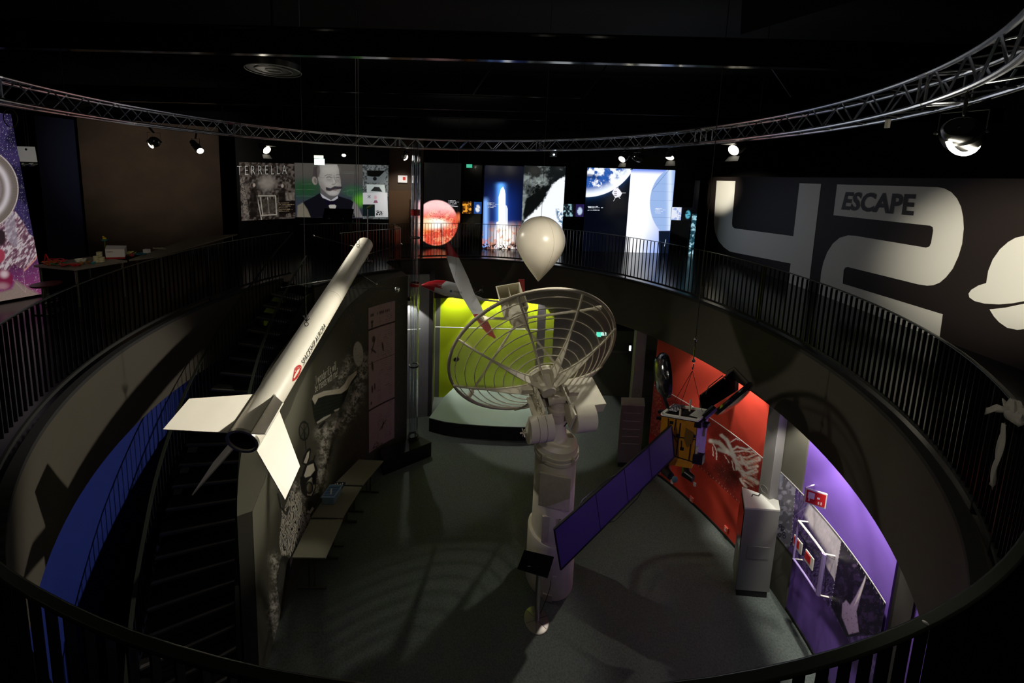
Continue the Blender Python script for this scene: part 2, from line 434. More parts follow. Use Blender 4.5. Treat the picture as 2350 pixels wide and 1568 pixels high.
# ================================================================== RAILINGS
t = thing('ring_railing', P3(RR, 0, UF), 'long curved black steel railing around the round floor opening', 'railing')
A0, A1 = -212., 117.
pts = [P3(RR, a, RAILZ-.012) for a in np.linspace(A0, A1, 180)]
def rrb(a): return RR+float(np.interp(a, [-178, -150, -130, -110, -98, -86, -76, -60, -40], [0, .10, .12, .09, .07, .042, .028, .012, 0]))
hb = MB().ringbox(0, 0, 0, 0, A0, A1, 200, rf=lambda a: (rrb(a)-.018, rrb(a)+.018, RAILZ-.014, RAILZ))
hb.build('handrail', RAILM, t, bevel=.006)
MB().ringbox(RR-.012, RR+.012, UF+.09, UF+.13, A0, A1, 180).build('bottom_rail', BLACKM, t)
BALM = mat('baluster_paint', (.005, .005, .005), .3, spec=.3)
angs = [A0+.5+k*1.0 for k in range(int((A1-A0-.5)/1.0))]
def bal(mb, a, thick=.01, wide=.026):
    c = P3(rrb(a), a, (UF+.1+RAILZ-.02)/2); e = math.radians(a)
    return mb.box(c, (wide, thick, RAILZ-.02-UF-.1), ((math.cos(e), math.sin(e), 0), (-math.sin(e), math.cos(e), 0), (0, 0, 1)))
def inview(a):
    p = P3(RR, a, 5.4); x, y = PJ(p[None, :]); return 0 < x[0] < 2350 and y[0] < 1650 and p[1] > .3
near = sorted([a for a in angs if inview(a)], key=lambda a: np.linalg.norm(P3(RR, a, 5.4)-V3(0, 0, EZ)))[:100]
rest = MB(); ns = set(near)
for a in angs:
    if a in ns: bal(MB(), a).build('baluster', BALM, t, normals=False)
    else: bal(rest, a)
rest.build('baluster_row', BALM, t, kind='stuff', normals=False)
MB().lathe(P3(rrb(-74.5)+.004, -74.5, RAILZ), (0, 0, 1), [(0, .001), (0, .008), (.001, .008), (.0015, .001)], 16).build('rail_bolt', STEEL, t)
pn = [-46.8, -41.5, 5, 40, 75, 100, -190]
for a in pn: MB().box(P3(RR, a, (UF+RAILZ)/2), (.03, .02, RAILZ-UF-.04), ((math.cos(math.radians(a)), math.sin(math.radians(a)), 0), (-math.sin(math.radians(a)), math.cos(math.radians(a)), 0), (0, 0, 1))).build('post', BLACK, t)

def flat_rail(name, P, z0, label, group=None, sp=.08, hr=.045, posts=True):
    t = thing(name, P[0][:2].tolist()+[z0[0]], label, 'railing', group)
    top = MB()
    for a, b in zip(P[:-1], P[1:]): top.bar(a, b, hr, .012)
    top.build('handrail', RAILM, t)
    bs = MB(); L = 0
    for (a, b, za, zb) in zip(P[:-1], P[1:], z0[:-1], z0[1:]):
        n = max(2, int(np.linalg.norm((b-a)[:2])/sp))
        for k in range(n):
            f = (k+.5)/n; p = a+(b-a)*f; z = za+(zb-za)*f
            bs.box((p[0], p[1], (p[2]+z)/2), (.01, .035, p[2]-z-.02))
    bs.build('baluster_row', BALM, t, kind='stuff', normals=False)
    return t
lr = [P3(4.25, a, RAILZ) for a in (117, 122, 128, 134, 139.5)]
flat_rail('landing_railing', [P3(RR, 116, RAILZ)]+lr, [UF+.05]*6, 'black railing along the inner edge of the landing behind the rocket nose')

# ================================================================== STAIR
t = thing('curved_staircase', P3(4.3, 200, 0), 'dark steel curved staircase descending behind the white rocket', 'staircase')
NST = 25
def stepang(i):
    return float(np.interp(i, [0, 3, 11, 15, 20, 24], [153, 161, 184.5, 195.5, 207.5, 217]))
RIS = (UF)/(NST+1)
def ro(a): return float(np.interp(a, [150, 160, 185, 200, 217], [5.08, 4.95, 4.83, 4.74, 4.7]))
TREAD = mat('stair_tread', (.012, .012, .011), .6, spec=.2)
NOSE = mat('stair_nosing', rgb(120, 116, 108), .35, metal=.6)
for i in range(NST):
    a = stepang(i); a2 = stepang(i+1)+.4; z = UF-RIS*(i+1)
    s = MB().ringbox(rin(a), ro(a), z-.04, z, a-.3, a2, 4).build('step', TREAD, t)
    MB().add([P3(rin(a)+.02, a2-.45, z+.002), P3(ro(a)-.02, a2-.45, z+.002), P3(ro(a)-.02, a2+.02, z+.002), P3(rin(a)+.02, a2+.02, z+.002),
              P3(rin(a)+.02, a2+.02, z-.03), P3(ro(a)-.02, a2+.02, z-.03)], [(0, 1, 2, 3), (3, 2, 5, 4)]).build('nosing', NOSE, s, normals=False)
def zst(a): return float(np.interp(a, [stepang(i) for i in range(-0, NST)], [UF-RIS*(i+1) for i in range(NST)]))
MB().ringbox(0, 0, 0, 0, 151, 217, 60, rf=lambda a: (ro(a), ro(a)+.04, zst(a)-.32, zst(a)+.06)).build('outer_stringer', BLACKG, t)
MB().ringbox(0, 0, 0, 0, 151, 217, 60, rf=lambda a: (rin(a)-.03, rin(a), zst(a)-.32, zst(a)+.06)).build('inner_stringer', BLACK, t)
for nm, rf, off, lab in (('outer_handrail', lambda a: ro(a)+.02, 1.0, None), ('inner_handrail', lambda a: rin(a)-.02, .95, None)):
    pts = [P3(rf(a), a, zst(a)+off) for a in np.linspace(153, 216, 50)]
    if nm == 'outer_handrail': pts = [P3(rf(151), 148.5, RAILZ)]+pts
    h = MB()
    for a, b in zip(pts[:-1], pts[1:]): h.bar(a, b+(b-a)*.02, .045, .014)
    ho = h.build(nm, RAILM, t)
    bs = MB()
    for a in np.arange(153, 216, 1.1): bs.box(P3(rf(a), a, zst(a)+off/2), (.012, .012, off))
    bs.build('baluster_row', BALM, ho, kind='stuff', normals=False)

# ================================================================== LIGHTING TRUSS
TX, TY, TR, TZ0, TZ1 = -.508, 6.247, 5.585, 8.165, 8.445
TI, TO = TR-.145, TR+.145
def TP(r, a, z): return V3(TX+r*math.cos(a), TY+r*math.sin(a), z)
t = thing('lighting_truss', (TX, TY, TZ0), 'large silver ring truss hanging under the dark ceiling', 'truss')
for r_ in (TI, TO):
    for z_ in (TZ0, TZ1):
        MB().tube([TP(r_, a, z_) for a in np.linspace(0, 2*math.pi, 160, endpoint=False)], .024, 10, closed=True).build('chord', ALU, t, normals=False)
NB = 132
faces_ = (('inner_lacing', TI, TZ0, TI, TZ1), ('outer_lacing', TO, TZ0, TO, TZ1), ('top_lacing', TI, TZ1, TO, TZ1), ('bottom_lacing', TI, TZ0, TO, TZ0))
for nm, ra, za, rb, zb in faces_:
    m = MB()
    for k in range(NB):
        a = 2*math.pi*k/NB; b = 2*math.pi*(k+1)/NB
        p, q = (TP(ra, a, za), TP(rb, b, zb)) if k % 2 == 0 else (TP(rb, a, zb), TP(ra, b, za))
        m.tube([p, q], .0095, 5, caps=False)
    for k in range(8):
        a = 2*math.pi*(k+.37)/8
        for da in (-.012, .012): m.tube([TP(ra, a+da, za), TP(rb, a+da, zb)], .012, 6, caps=False)
    m.build(nm, ALU, t, normals=False)
for k in range(8):
    a = 2*math.pi*(k+.37)/8
    for r_ in (TI, TO):
        for z_ in (TZ0, TZ1): MB().tube([TP(r_, a-.012, z_), TP(r_, a+.012, z_)], .031, 10).build('coupler', CHROME, t, normals=False)
for k in range(8):
    a = 2*math.pi*(k+.1)/8; MB().tube([TP(TI, a, TZ1), TP(TR, a, TZ1+.03), TP(TR, a, 10.7), TP(TR, a, TZ1+.04), TP(TO, a, TZ1)], .007, 5, caps=False).build('hanger', BLACKM, t, normals=False)

def cable_loop(c, r, label, ax=0):
    pts = [c+[r*.8*math.sin(a)*math.cos(ax), r*.8*math.sin(a)*math.sin(ax), -r+r*math.cos(a)] for a in np.linspace(0, 2*math.pi, 24, endpoint=False)]
    MB().tube(pts, .006, 6, closed=True).build('cable_loop', RUBBER, None, label, 'cable', group='cable loops on the truss')

def W42(px, py, off=0.):
    d = ray(px, py); return d*((7.7-off)/(d[0]-.096*d[1])) + [0, 0, EZ]

HALF = {1: (190, 350), 2: (120, 250), 3: (-100, 60)}
def spotlight(px, py, target, power, label, angle=30, blend=.7, lens=LENS, r=.085, L=.26, z=None, doors=True, half=False, light=True, colr=WARM, soft=.09):
    """stage spotlight clamped under the truss ring"""
    d0 = RD(px, py, TO-.1, TX, TY) if px is not None else TP(TR, math.radians(py), TZ0-.25)
    c = d0; tgt = np.array(target, float); d = nrm(tgt-c)
    a = math.atan2(c[1]-TY, c[0]-TX)
    t = thing('stage_spotlight', (c[0], c[1], c[2]), label, 'spotlight', 'spotlights under the ring truss')
    back = c-d*L
    MB().lathe(back, d, [(0, .01), (0, r*.72), (.03, r*.9), (L*.45, r*.95), (L*.5, r*1.12), (L, r*1.12), (L, r*1.0), (L-.02, r*1.0)], 24).build('barrel', BLACK, t)
    if half:
        g0_, g1_ = HALF[half]
        MB().tube([c-nrm(c-V3(0, 0, EZ))*.1+r*1.2*(math.cos(q)*_R+math.sin(q)*_U) for q in np.radians(np.linspace(g0_, g1_, 24))], .017, 8).build('glowing_rim', lens, t, normals=False)
        MB().lathe(c-d*.015, d, [(0, .001), (0, r*.7)], 24).build('reflector', BLACKG, t)
    else:
        MB().lathe(c-d*.02, d, [(0, .001), (0, r*.98)], 24).build('lens', lens, t, normals=False)
    side = nrm(np.cross(d, (0, 0, 1)))
    mid = back+d*L*.45; ztop = TZ0-.03
    top = V3(mid[0], mid[1], min(ztop-.02, max(ztop-.1, mid[2]+.12)))
    y = MB()
    for sg in (-1, 1): y.bar(mid+side*sg*(r*1.15), top+side*sg*(r*1.15), .02, .006, up=side); y.ball(mid+side*sg*r*1.2, .018, 8, 6)
    y.bar(top-side*r*1.15, top+side*r*1.15, .02, .006)
    y.build('yoke', BLACK, t)
    MB().bar(top, V3(TX+TO*math.cos(a), TY+TO*math.sin(a), TZ0-.028), .03, .02).build('clamp', BLACKM, t)
    if doors and not half:
        for s2, lo in ((1, 0), (-1, 0)):
            up_ = np.cross(side, d)
            dd = MB(); e0 = c+up_*s2*r*1.1; e1 = c+d*.11+up_*s2*r*1.75
            dd.hexa([e0-side*r, e0+side*r, e1+side*r*1.3, e1-side*r*1.3], [q+up_*s2*.004 for q in (e0-side*r, e0+side*r, e1+side*r*1.3, e1-side*r*1.3)])
            dd.build('barn_door', BLACKM, t)
    if light: lightobj('spot_beam', 'SPOT', c+d*.01, tgt, power, colr, t, angle, blend, soft)
    return t
spotlight(1683, 345, (-2.6, 5.0, 4.3), 3200, 'brightest stage spotlight, facing the camera above the large white numeral', 27, .6, r=.1)
spotlight(613, 345, (3.6, 6.0, 2.8), 900, 'bright stage spotlight left, blazing above the thin lettered title', 40, .8, r=.1)
spotlight(1537, 362, (1.7, 6.1, 2.9), 650, 'bright stage spotlight right of the blue balloon panel', 30, .8)
spotlight(1427, 366, (-3.0, 6.0, 1.9), 700, 'round glowing spotlight above the panel with the satellite picture', 26, .9, r=.09)
spotlight(1468, 364, W42(1662, 440), 2600, 'narrow spotlight seen from the side, second from the bright one', 16, .9, lens=LENSD, doors=False)
spotlight(789, 357, (-2.9, 8.4, 5.2), 60, 'small oval spotlight above the portrait panel', 30, .7, lens=LENSD, doors=False, r=.06)
spotlight(928, 360, (-2.5, 13.9, 6.6), 120, 'spotlight showing a bright crescent beside the clear tubes', 40, .8, lens=LENSD, half=3, r=.075)
spotlight(355, 327, (-9.0, 11.3, 7.6), 260, 'black spotlight with a lit rim in front of the brown curtain wall, left', 62, .9, lens=LENS, half=2)
spotlight(460, 347, (-2.2, 5.6, 5.6), 70, 'long black barrel spotlight in front of the brown curtain wall, right', 50, .9, lens=LENSD, doors=False, r=.065, L=.5)
spotlight(2212, 318, W42(2335, 600), 1300, 'stage spotlight with a bright half ring hanging at the right end of the truss', 36, .9, lens=LENS, half=1, r=.11)
# lamps added out of view on the ring to brighten what they aim at
spotlight(None, -53, (1.45, 7.5, 6.1), 1300, 'added out-of-view stage spotlight on the near right part of the ring truss, aimed at the balloon', 13, .9, doors=False)
spotlight(None, -66, (1.7, 6.3, 2.9), 130, 'added out-of-view stage spotlight on the near right part of the ring truss, aimed at the telescope', 26, .9, doors=False)
spotlight(None, 240, (3.4, 5.7, 3.4), 420, 'added out-of-view stage spotlight on the near left part of the ring truss, aimed at the satellite', 18, .9)
spotlight(None, -78, (3.2, 2.0, 5.9), 26, 'added out-of-view stage spotlight on the near right part of the ring truss, aimed at the handrail', 60, .9)
spotlight(None, 207, (-7.2, 6.9, 5.6), 60, 'added out-of-view stage spotlight on the left part of the ring truss, aimed at the toy table', 30, .9, doors=False)
spotlight(None, 222, (1.2, 7.6, 4.2), 150, 'added out-of-view stage spotlight on the near left part of the ring truss, aimed at the mesh dish', 26, .9)
LENSB = mat('lamp_lens_cool', (1, 1, 1), .3, em=(.75, .9, 1), es=20)
t = thing('camera_dome', RD(1272, 330, TR, TX, TY), 'tiny cold white light on a black box at the middle of the truss', 'lamp')
cd = RD(1272, 340, TR-.1, TX, TY); cd[2] = TZ0-.12
MB().box(cd+[0, .08, .0], (.2, .12, .14)).build('housing', BLACK, t); MB().ball(cd+[0, 0, -.02], .022, 10, 8).build('bulb', LENSB, t)
cable_loop(RD(2212, 262, TI, TX, TY)*V3(1, 1, 0)+[0, 0, TZ0-.03], .09, 'black cable loop below the right end of the truss, above the half ring lamp', .6)
cable_loop(RD(1361, 332, TO, TX, TY)+[0, 0, .02], .08, 'small cable loop hanging from the middle of the truss')
cable_loop(RD(22, 250, TO, TX, TY), .12, 'cable loop hanging at the left end of the truss')
MB().box(RD(2037, 284, TI, TX, TY), (.03, .03, .09)).build('socket_plug', WHITEM, None, 'small white plug hanging from the right side of the truss', 'plug')

# ceiling downlights of the lower level, washing the coloured walls
def downlight(a, r, tr, tz, power, label, ang=80, colr=(1, .95, .86), blend=.5, pos=None, tgt=None):
    p = P3(r, a, 4.05) if pos is None else V3(*pos); tg = P3(tr, a, tz) if tgt is None else tgt
    t = thing('downlight', p, label, 'downlight', 'recessed downlights under the upper floor')
    MB().lathe(p, (0, 0, 1), [(-.05, .05), (-.05, .06), (.03, .06), (.03, .01)], 20).build('can', BLACK, t)
    MB().tube([p+[0, 0, .03], V3(p[0], p[1], LZ)], .008, 6).build('drop_rod', BLACK, t)
    MB().lathe(p+[0, 0, -.02], (0, 0, 1), [(0, .001), (0, .05)], 20).build('lens', LENSD, t, normals=False)
    lightobj('down_beam', 'SPOT', p+[0, 0, -.06], tg, power, colr, t, ang, blend, .03)
L_ = 'downlight under the upper floor above the '
downlight(8, 5.325, 5.6, 1.0, 230, L_+'right end of the red wall', 80)
downlight(24, 5.24, 5.5, 1.0, 230, L_+'left end of the red wall', 80)
downlight(17, 5.3, 5.5, 1.0, 90, L_+'middle of the red wall', 70)
downlight(-8, 5.34, 5.66, 1.0, 200, L_+'left end of the purple wall', 76)
downlight(-16, 5.34, 5.66, 1.0, 200, L_+'middle of the purple wall', 76)
downlight(-23, 5.34, 5.66, 1.0, 120, L_+'right end of the purple wall', 76)
downlight(0, 0, 0, 0, 45, L_+'near right wall, added out of view as violet bounce from the purple wall', 50, (.55, .38, 1), .8, P3(4.9, -58, 3.5), V3(1.75, 6.2, 2.2))  # added unseen lamp standing in for light bounced off the purple wall
for i, px in enumerate((1046, 1136, 1222)):
    xx = Y(px, 690, ly)[0]
    downlight(0, 0, 0, 0, 190, L_+('left', 'middle', 'right')[i]+' of the lime wall', 78, pos=(xx, ly-.22, 3.88), tgt=V3(xx, ly-.2, 0), blend=.12)
downlight(0, 0, 0, 0, 60, L_+'grey wall beside the lime alcove', 92, pos=(g0[0]+.0, g0[1]-.24, 3.85), tgt=V3(g0[0]+.02, g0[1]-.2, 0), blend=.15)

# ================================================================== ROCKET
T = Y(558, 1010, 3.96); N = Y(838, 561, 8.593); RK = .1855
A = nrm(N-T); hh = nrm(np.cross(A, (0, 0, 1))); vv = np.cross(hh, A)
phi = -.777
e1 = math.cos(phi)*hh+math.sin(phi)*vv; e2 = -math.sin(phi)*hh+math.cos(phi)*vv
LR = np.linalg.norm(N-T)
t = thing('sounding_rocket', T, 'white sounding rocket model hanging diagonally above the stair, fins towards the camera', 'rocket')
body = MB()
body.lathe(T, A, [(-.02, RK*.86), (-.02, RK), (LR*.5, RK)], 64)
body.lathe(T, A, [(LR*.5, RK), (LR-.05, RK), (LR-.012, RK*.985), (LR, RK*.93), (LR+.002, .001)], 64)
body.lathe(T, A, [(-.02, RK*.86), (LR*.4, RK*.86)], 64)
bo = body.build('body_tube', WHITE, t, normals=False)
MB().lathe(T, A, [(.5, .001), (.5, RK*.86)], 48).build('inner_bulkhead', BLACKM, t)
MB().lathe(T, A, [(-.024, RK*.84), (-.024, RK*1.015), (.006, RK*1.015)], 64).build('tail_ring', mat('tail_ring_grey', rgb(150, 148, 136), .35, metal=.5), t)
MB().lathe(T, A, [(.0, RK*.855), (.48, RK*.855)], 64).build('nozzle_lining', BLACKM, t)
ss = .9
def fin(E, nm):
    W = np.cross(A, E)*.006*1.2
    P = [T+A*.566*ss+E*RK*.98, T+A*-.019*ss+E*RK*.98, T+A*-.335*ss+E*(RK+.631*ss), T+A*.079*ss+E*(RK+.631*ss)]
    m = MB().prism([p-W for p in P], 2*W); f = m.build('fin', WHITE, t)
    MB().bar(P[0]+E*.01, P[1]+E*.01, .03, .012, up=E).build('fin_root_bracket', mat('fin_grey', rgb(176, 176, 160), .4), f)
for E in (-e1, e1, e2, -e2): fin(E, 'fin')
# seams, rivets
seam = MB()
for q in (.555, .93): seam.lathe(T, A, [(LR*q-.002, RK+.0006), (LR*q, RK+.0012), (LR*q+.002, RK+.0006)], 64)
seam.build('seam', mat('seam_dark', rgb(70, 68, 60), .6), t)
rv = MB()
for k in range(36):
    a = 2*math.pi*k/36
    for q in (.545,): rv.ball(T+A*LR*q+(RK+.001)*(math.cos(a)*hh+math.sin(a)*vv), .003, 6, 4)
rv.build('rivets', mat('rivet', rgb(90, 86, 76), .5), t)
# lettering, logo, blue drop on the side towards the room
view = nrm(T+A*LR*.4-V3(0, 0, EZ)); sidev = nrm(np.cross(A, view))       # silhouette normal
if sidev[0] < 0: sidev = -sidev
frontv = nrm(-view-A*(-view@A))
def onbody(s, th, off=.003):                 # s along axis, th angle from the silhouette towards the viewer
    s = np.atleast_1d(s); th = np.atleast_1d(th)
    return T+A*s[:, None]+(RK+off)*(np.cos(th)[:, None]*sidev+np.sin(th)[:, None]*frontv)
INK = mat('black_ink', (.008, .008, .01), .5); REDI = mat('red_ink', rgb(190, 36, 34), .5)
def axs(px, py):                             # axis coordinate below a photo pixel
    best = min(np.linspace(-.2, LR, 800), key=lambda s: np.hypot(*(np.array(PJ((T+A*s+sidev*RK*.75+frontv*RK*.66)[None, :])).ravel()-[px, py])))
    return best
s0 = axs(700, 838); s1 = axs(757, 752)
text_on('lettering', 'SPACESHIP AURORA', lambda V: onbody(s0+V[:, 0]*(s1-s0), .52+V[:, 1]*.46, .0065), INK, t, shear=0, offset=-.006, label='black lettering SPACESHIP AURORA')
sl = axs(682, 856)
def disc(cs, cth, rs, rth, n=32, off=.003): return onbody(cs+rs*np.cos(np.linspace(0, 2*math.pi, n, endpoint=False)), cth+rth*np.sin(np.linspace(0, 2*math.pi, n, endpoint=False)), off)
lg = MB()
an = np.linspace(0, 2*math.pi, 40, endpoint=False)
drop_s = sl+.12*np.cos(an)-.03*(np.cos(an) < 0)*(1-np.abs(np.sin(an))); drop_t = .72+.42*np.sin(an)*(1-.45*(np.cos(an) < 0)*np.abs(np.cos(an)))
V = np.concatenate([onbody(np.array([sl]), np.array([.72])), onbody(drop_s, drop_t), onbody(sl+(drop_s-sl)*.5, .72+(drop_t-.72)*.5, .0036)])
F = [(0, 41+k, 41+(k+1) % 40) for k in range(40)]+[(41+k, 1+k, 1+(k+1) % 40, 41+(k+1) % 40) for k in range(40)]
lg.add(V, F); lo_ = lg.build('logo', REDI, t, 'red balloon shaped logo with a white rocket and stars', normals=False)
lw = MB()
lw.add(onbody(sl+np.array([-.1, -.1, .02, .075, .02]), .72+np.array([-.02, .12, .16, .02, -.06]), .0045), [(0, 1, 2, 3, 4)])
for ds, dt in ((.05, .2), (.07, -.15), (0., -.22), (-.02, .27), (.085, .05)): lw.add(onbody(sl+ds+.008*np.cos(an[::5]), .72+dt+.04*np.sin(an[::5]), .0045), [tuple(range(8))])
lw.build('logo_rocket', WHITE, lo_, normals=False)
sb0 = LR*.62; sb1 = LR*.87
ns = 26; V = []; F = []
for k in range(ns+1):
    f = k/ns; s = sb0+(sb1-sb0)*f; wd = .34*math.sin(math.pi*min(1, f*1.0)**.8)**.6 if f > .6 else .2+.1*f
    wd = float(np.interp(f, [0, .12, .3, .6, .75, .9, 1], [.05, .3, .34, .26, .36, .28, .02]))
    for q in (0, .5, 1): V.append(onbody(np.array([s]), np.array([-.08+.05*f+q*wd*1.25]))[0])
for k in range(ns): F += [(3*k, 3*k+1, 3*k+4, 3*k+3), (3*k+1, 3*k+2, 3*k+5, 3*k+4)]
MB().add(V, F).build('blue_marking', mat('dark_blue_ink', rgb(30, 44, 70), .45), t, 'dark blue drop shaped marking', normals=False)
# antenna booms near the nose and mid body
def boom(a, b, ball, nm='antenna_boom'):
    m = MB().tube([a, b], .008, 8); d = nrm(b-a); L = np.linalg.norm(b-a)
    for q in (.3, .55, .8): m.tube([a+d*L*q-d*.01, a+d*L*q+d*.01], .014, 8)
    o = m.build(nm, CHROME, t, normals=False); MB().ball(b, ball, 16, 12).build('sensor_ball', CHROME, o)
pN = T+A*LR*.94
boom(pN-sidev*RK*.95, Y(720, 541, pN[1]-.35), .022)
boom(pN+sidev*RK*.95, Y(922, 560, pN[1]+.1), .02)
pM = T+A*LR*.66
boom(pM+sidev*RK*.95, Y(911, 665, pM[1]+.15), .055)
boom(pM-sidev*RK*.95, Y(646, 660, pM[1]-.1), .016)
boom(T+A*LR*.78+sidev*RK*.95, Y(864, 652, pM[1]+.3), .02)
# suspension: eye, sling and wires
def hang(name, p, top, label, group=None, n=2, r=.004, gap=.03):
    m = MB()
    for k in range(n): m.tube([p+[gap*(k-(n-1)/2), 0, 0], V3(top[0]+gap*(k-(n-1)/2), top[1], top[2])], r, 6, caps=False)
    return m.build(name, mat('wire_steel', (.3, .3, .3), .35, metal=1.), None, label, 'cable', group, normals=False)
eye = T+A*LR*.335-sidev*RK*.2+frontv*RK*.2; eye = T+A*LR*.36+nrm(V3(0, 0, 1)-A*A[2])*RK
eye2 = T+A*LR*.9+nrm(V3(0, 0, 1)-A*A[2])*RK
MB().tube([eye+[0, 0, .03]+.03*V3(math.cos(q), 0, math.sin(q)) for q in np.linspace(0, 2*math.pi, 14, endpoint=False)], .005, 6, closed=True).build('lifting_eye', BLACK, t)
MB().tube([eye2+[0, 0, .03]+.03*V3(math.cos(q), 0, math.sin(q)) for q in np.linspace(0, 2*math.pi, 14, endpoint=False)], .005, 6, closed=True).build('lifting_eye', BLACK, t)
hang('suspension_wire', eye+[0, 0, .06], (eye[0], eye[1], 10.7), 'thin wire carrying the middle of the white rocket', 'rocket suspension wires', 1, .003)
hang('suspension_wire', eye2+[0, 0, .06], (eye2[0], eye2[1], 10.7), 'twin steel wires carrying the nose end of the white rocket', 'rocket suspension wires', 2, .005, .05)
kn = MB()
for k in range(5):
    q = k*1.3; kn.tube([eye+[0, 0, .07], eye+[.05*math.cos(q), .05*math.sin(q), .12+.02*k]], .006, 6)
kn.build('rope_knot', BLACKM, None, 'small black rope knot on top of the white rocket', 'rope')

# ================================================================== RADIO TELESCOPE
PX_, PY_ = 1.74, 6.22
t = thing('radio_telescope', (PX_, PY_, 0), 'large cream radio telescope with open mesh dish on a thick round column', 'telescope')
def latz(prof, m, nm, n=64, parent=t, c=(PX_, PY_)): return MB().lathe(V3(c[0], c[1], 0), (0, 0, 1), prof, n).build(nm, m, parent, normals=False)
latz([(0, .43), (1.0, .43), (1.02, .42), (1.02, .365)], CREAM, 'base_drum')
latz([(1.02, .365), (2.52, .36)], CREAM, 'column')
latz([(2.5, .36), (2.5, .385), (2.56, .39), (2.56, .38), (2.58, .38), (2.6, .39), (2.64, .39), (2.64, .37), (2.74, .36), (2.8, .3), (2.8, .001)], CREAM, 'column_head')
# access panel on the viewer's side, bolts
pd = nrm(V3(-PX_*.85, -PY_, 0)); ps = V3(-pd[1], pd[0], 0)
pc = V3(PX_, PY_, 2.05)+pd*.37
pp = MB().box(pc+pd*0, (.52, .05, .62), (ps, pd, (0, 0, 1))).build('access_panel', CREAMD, t, bevel=.008)
bt = MB()
for sx in np.linspace(-.24, .24, 5):
    for sz in (-.29, .29): bt.ball(pc+ps*sx+pd*.026+[0, 0, sz], .007, 6, 4)
bt.build('panel_bolts', STEEL, pp, normals=False)
MB().box(V3(PX_, PY_, 1.28)+pd*.36-ps*.16, (.03, .03, .5), (ps, pd, (0, 0, 1))).box(V3(PX_, PY_, 1.28)+pd*.36+ps*.12, (.03, .03, .5), (ps, pd, (0, 0, 1))).box(V3(PX_, PY_, 1.28)+pd*.35, (.28, .02, .5), (ps, pd, (0, 0, 1))).build('cable_duct', CREAMD, t)
MB().box(V3(PX_, PY_, 2.62)+pd*.37-ps*.2, (.07, .05, .08), (ps, pd, (0, 0, 1))).build('clamp_bolt', CREAMD, t)
MB().box(V3(PX_, PY_, 2.62)+pd*.3+ps*.28, (.05, .05, .08), (ps, pd, (0, 0, 1))).build('clamp_bolt', CREAMD, t)
MB().box(V3(PX_, PY_, .45)+pd*.43+ps*.08, (.07, .03, .09), (ps, pd, (0, 0, 1))).build('power_socket', WHITEM, t)
MB().box(V3(PX_, PY_, .06)+pd*.44-ps*.02, (.16, .03, .12), (ps, pd, (0, 0, 1))).build('floor_bracket', CREAMD, t)
# dish frame
N_ = nrm(V3(-.187, .898, .398)); C0 = V3(.202, 1, -.497)*6.9+[0, 0, EZ]; RDISH = .2395*6.9; DEP = .52
VX = C0-N_*DEP; EX = nrm(V3(.979, .204, 0)); EU = np.cross(EX, N_)
def DP(r, a, off=0.):                        # point on the paraboloid, off outwards (rear side)
    return VX+N_*(DEP*(r/RDISH)**2-off)+r*(math.cos(a)*EX+math.sin(a)*EU)
D = thing('dish_reflector', VX, None, None); D.parent = t; D.matrix_parent_inverse = Matrix.Translation([-x for x in wloc(t)]); del D
MESHM = bpy.data.materials.new('dish_mesh'); MESHM.use_nodes = True
nt = MESHM.node_tree; b = nt.nodes['Principled BSDF']; b.inputs['Base Color'].default_value = (*rgb(214, 208, 190), 1); b.inputs['Roughness'].default_value = .5
b.inputs['Alpha'].default_value = .36
dish = MB(); nr, na = 14, 96
V = [DP(RDISH*i/nr, 2*math.pi*k/na) for i in range(1, nr+1) for k in range(na)]
F = [(i*na+k, i*na+(k+1) % na, (i+1)*na+(k+1) % na, (i+1)*na+k) for i in range(nr-1) for k in range(na)]
dish.add(V, F, True)
dm = dish.build('dish_mesh', MESHM, t, 'fine see-through wire mesh surface', normals=False)
MB().tube([DP(RDISH, a) for a in np.linspace(0, 2*math.pi, 120, endpoint=False)], .032, 10, closed=True).build('dish_rim', CREAMD, t, normals=False)
for i in range(1, 10):
    r_ = RDISH*(i+.35)/10
    MB().tube([DP(r_, a, .015) for a in np.linspace(0, 2*math.pi, 100, endpoint=False)], .0095, 6, closed=True).build('hoop', CREAM, t, normals=False)
import itertools
def ang_of(px, py):
    return min(np.linspace(0, 2*math.pi, 720), key=lambda a: np.hypot(*(np.array(PJ(DP(RDISH, a)[None, :])).ravel()-[px, py])))
RIB = [ang_of(*p) for p in ((1187, 680), (1336, 674), (1056, 780), (1404, 752), (1040, 882), (1380, 838), (1180, 936), (1300, 905))]
for a in RIB:
    m = MB(); q = [DP(r_, a, .03+.0*r_) for r_ in np.linspace(.12, RDISH, 9)]; q2 = [DP(r_, a, .03+.27*max(0, 1-r_/RDISH*1.35)**1.2) for r_ in np.linspace(.12, RDISH, 9)]
    m.tube(q, .02, 8)
    for k in range(8):
        tt = nrm(np.cross(q[k+1]-q[k], N_))*.008
        m.hexa([q[k]-tt, q[k+1]-tt, q2[k+1]-tt, q2[k]-tt], [q[k]+tt, q[k+1]+tt, q2[k+1]+tt, q2[k]+tt])
    m.build('rib', CREAM, t, normals=False)
MB().lathe(VX, -N_, [(-.03, .001), (-.03, .3), (.03, .3), (.05, .2), (.3, .13), (.3, .001)], 12).build('hub', CREAM, t)
MB().lathe(VX+N_*0, N_, [(.02, .001), (.02, .3), (.05, .3)], 32).build('hub_plate', WHITE, t)
oc = DP(RDISH*.93, ang_of(1035, 820), -.01)
MB().lathe(oc, N_, [(0, .001), (0, .055), (.01, .055)], 20).build('inspection_disc', mat('dark_grey_disc', rgb(70, 66, 60), .6), t)
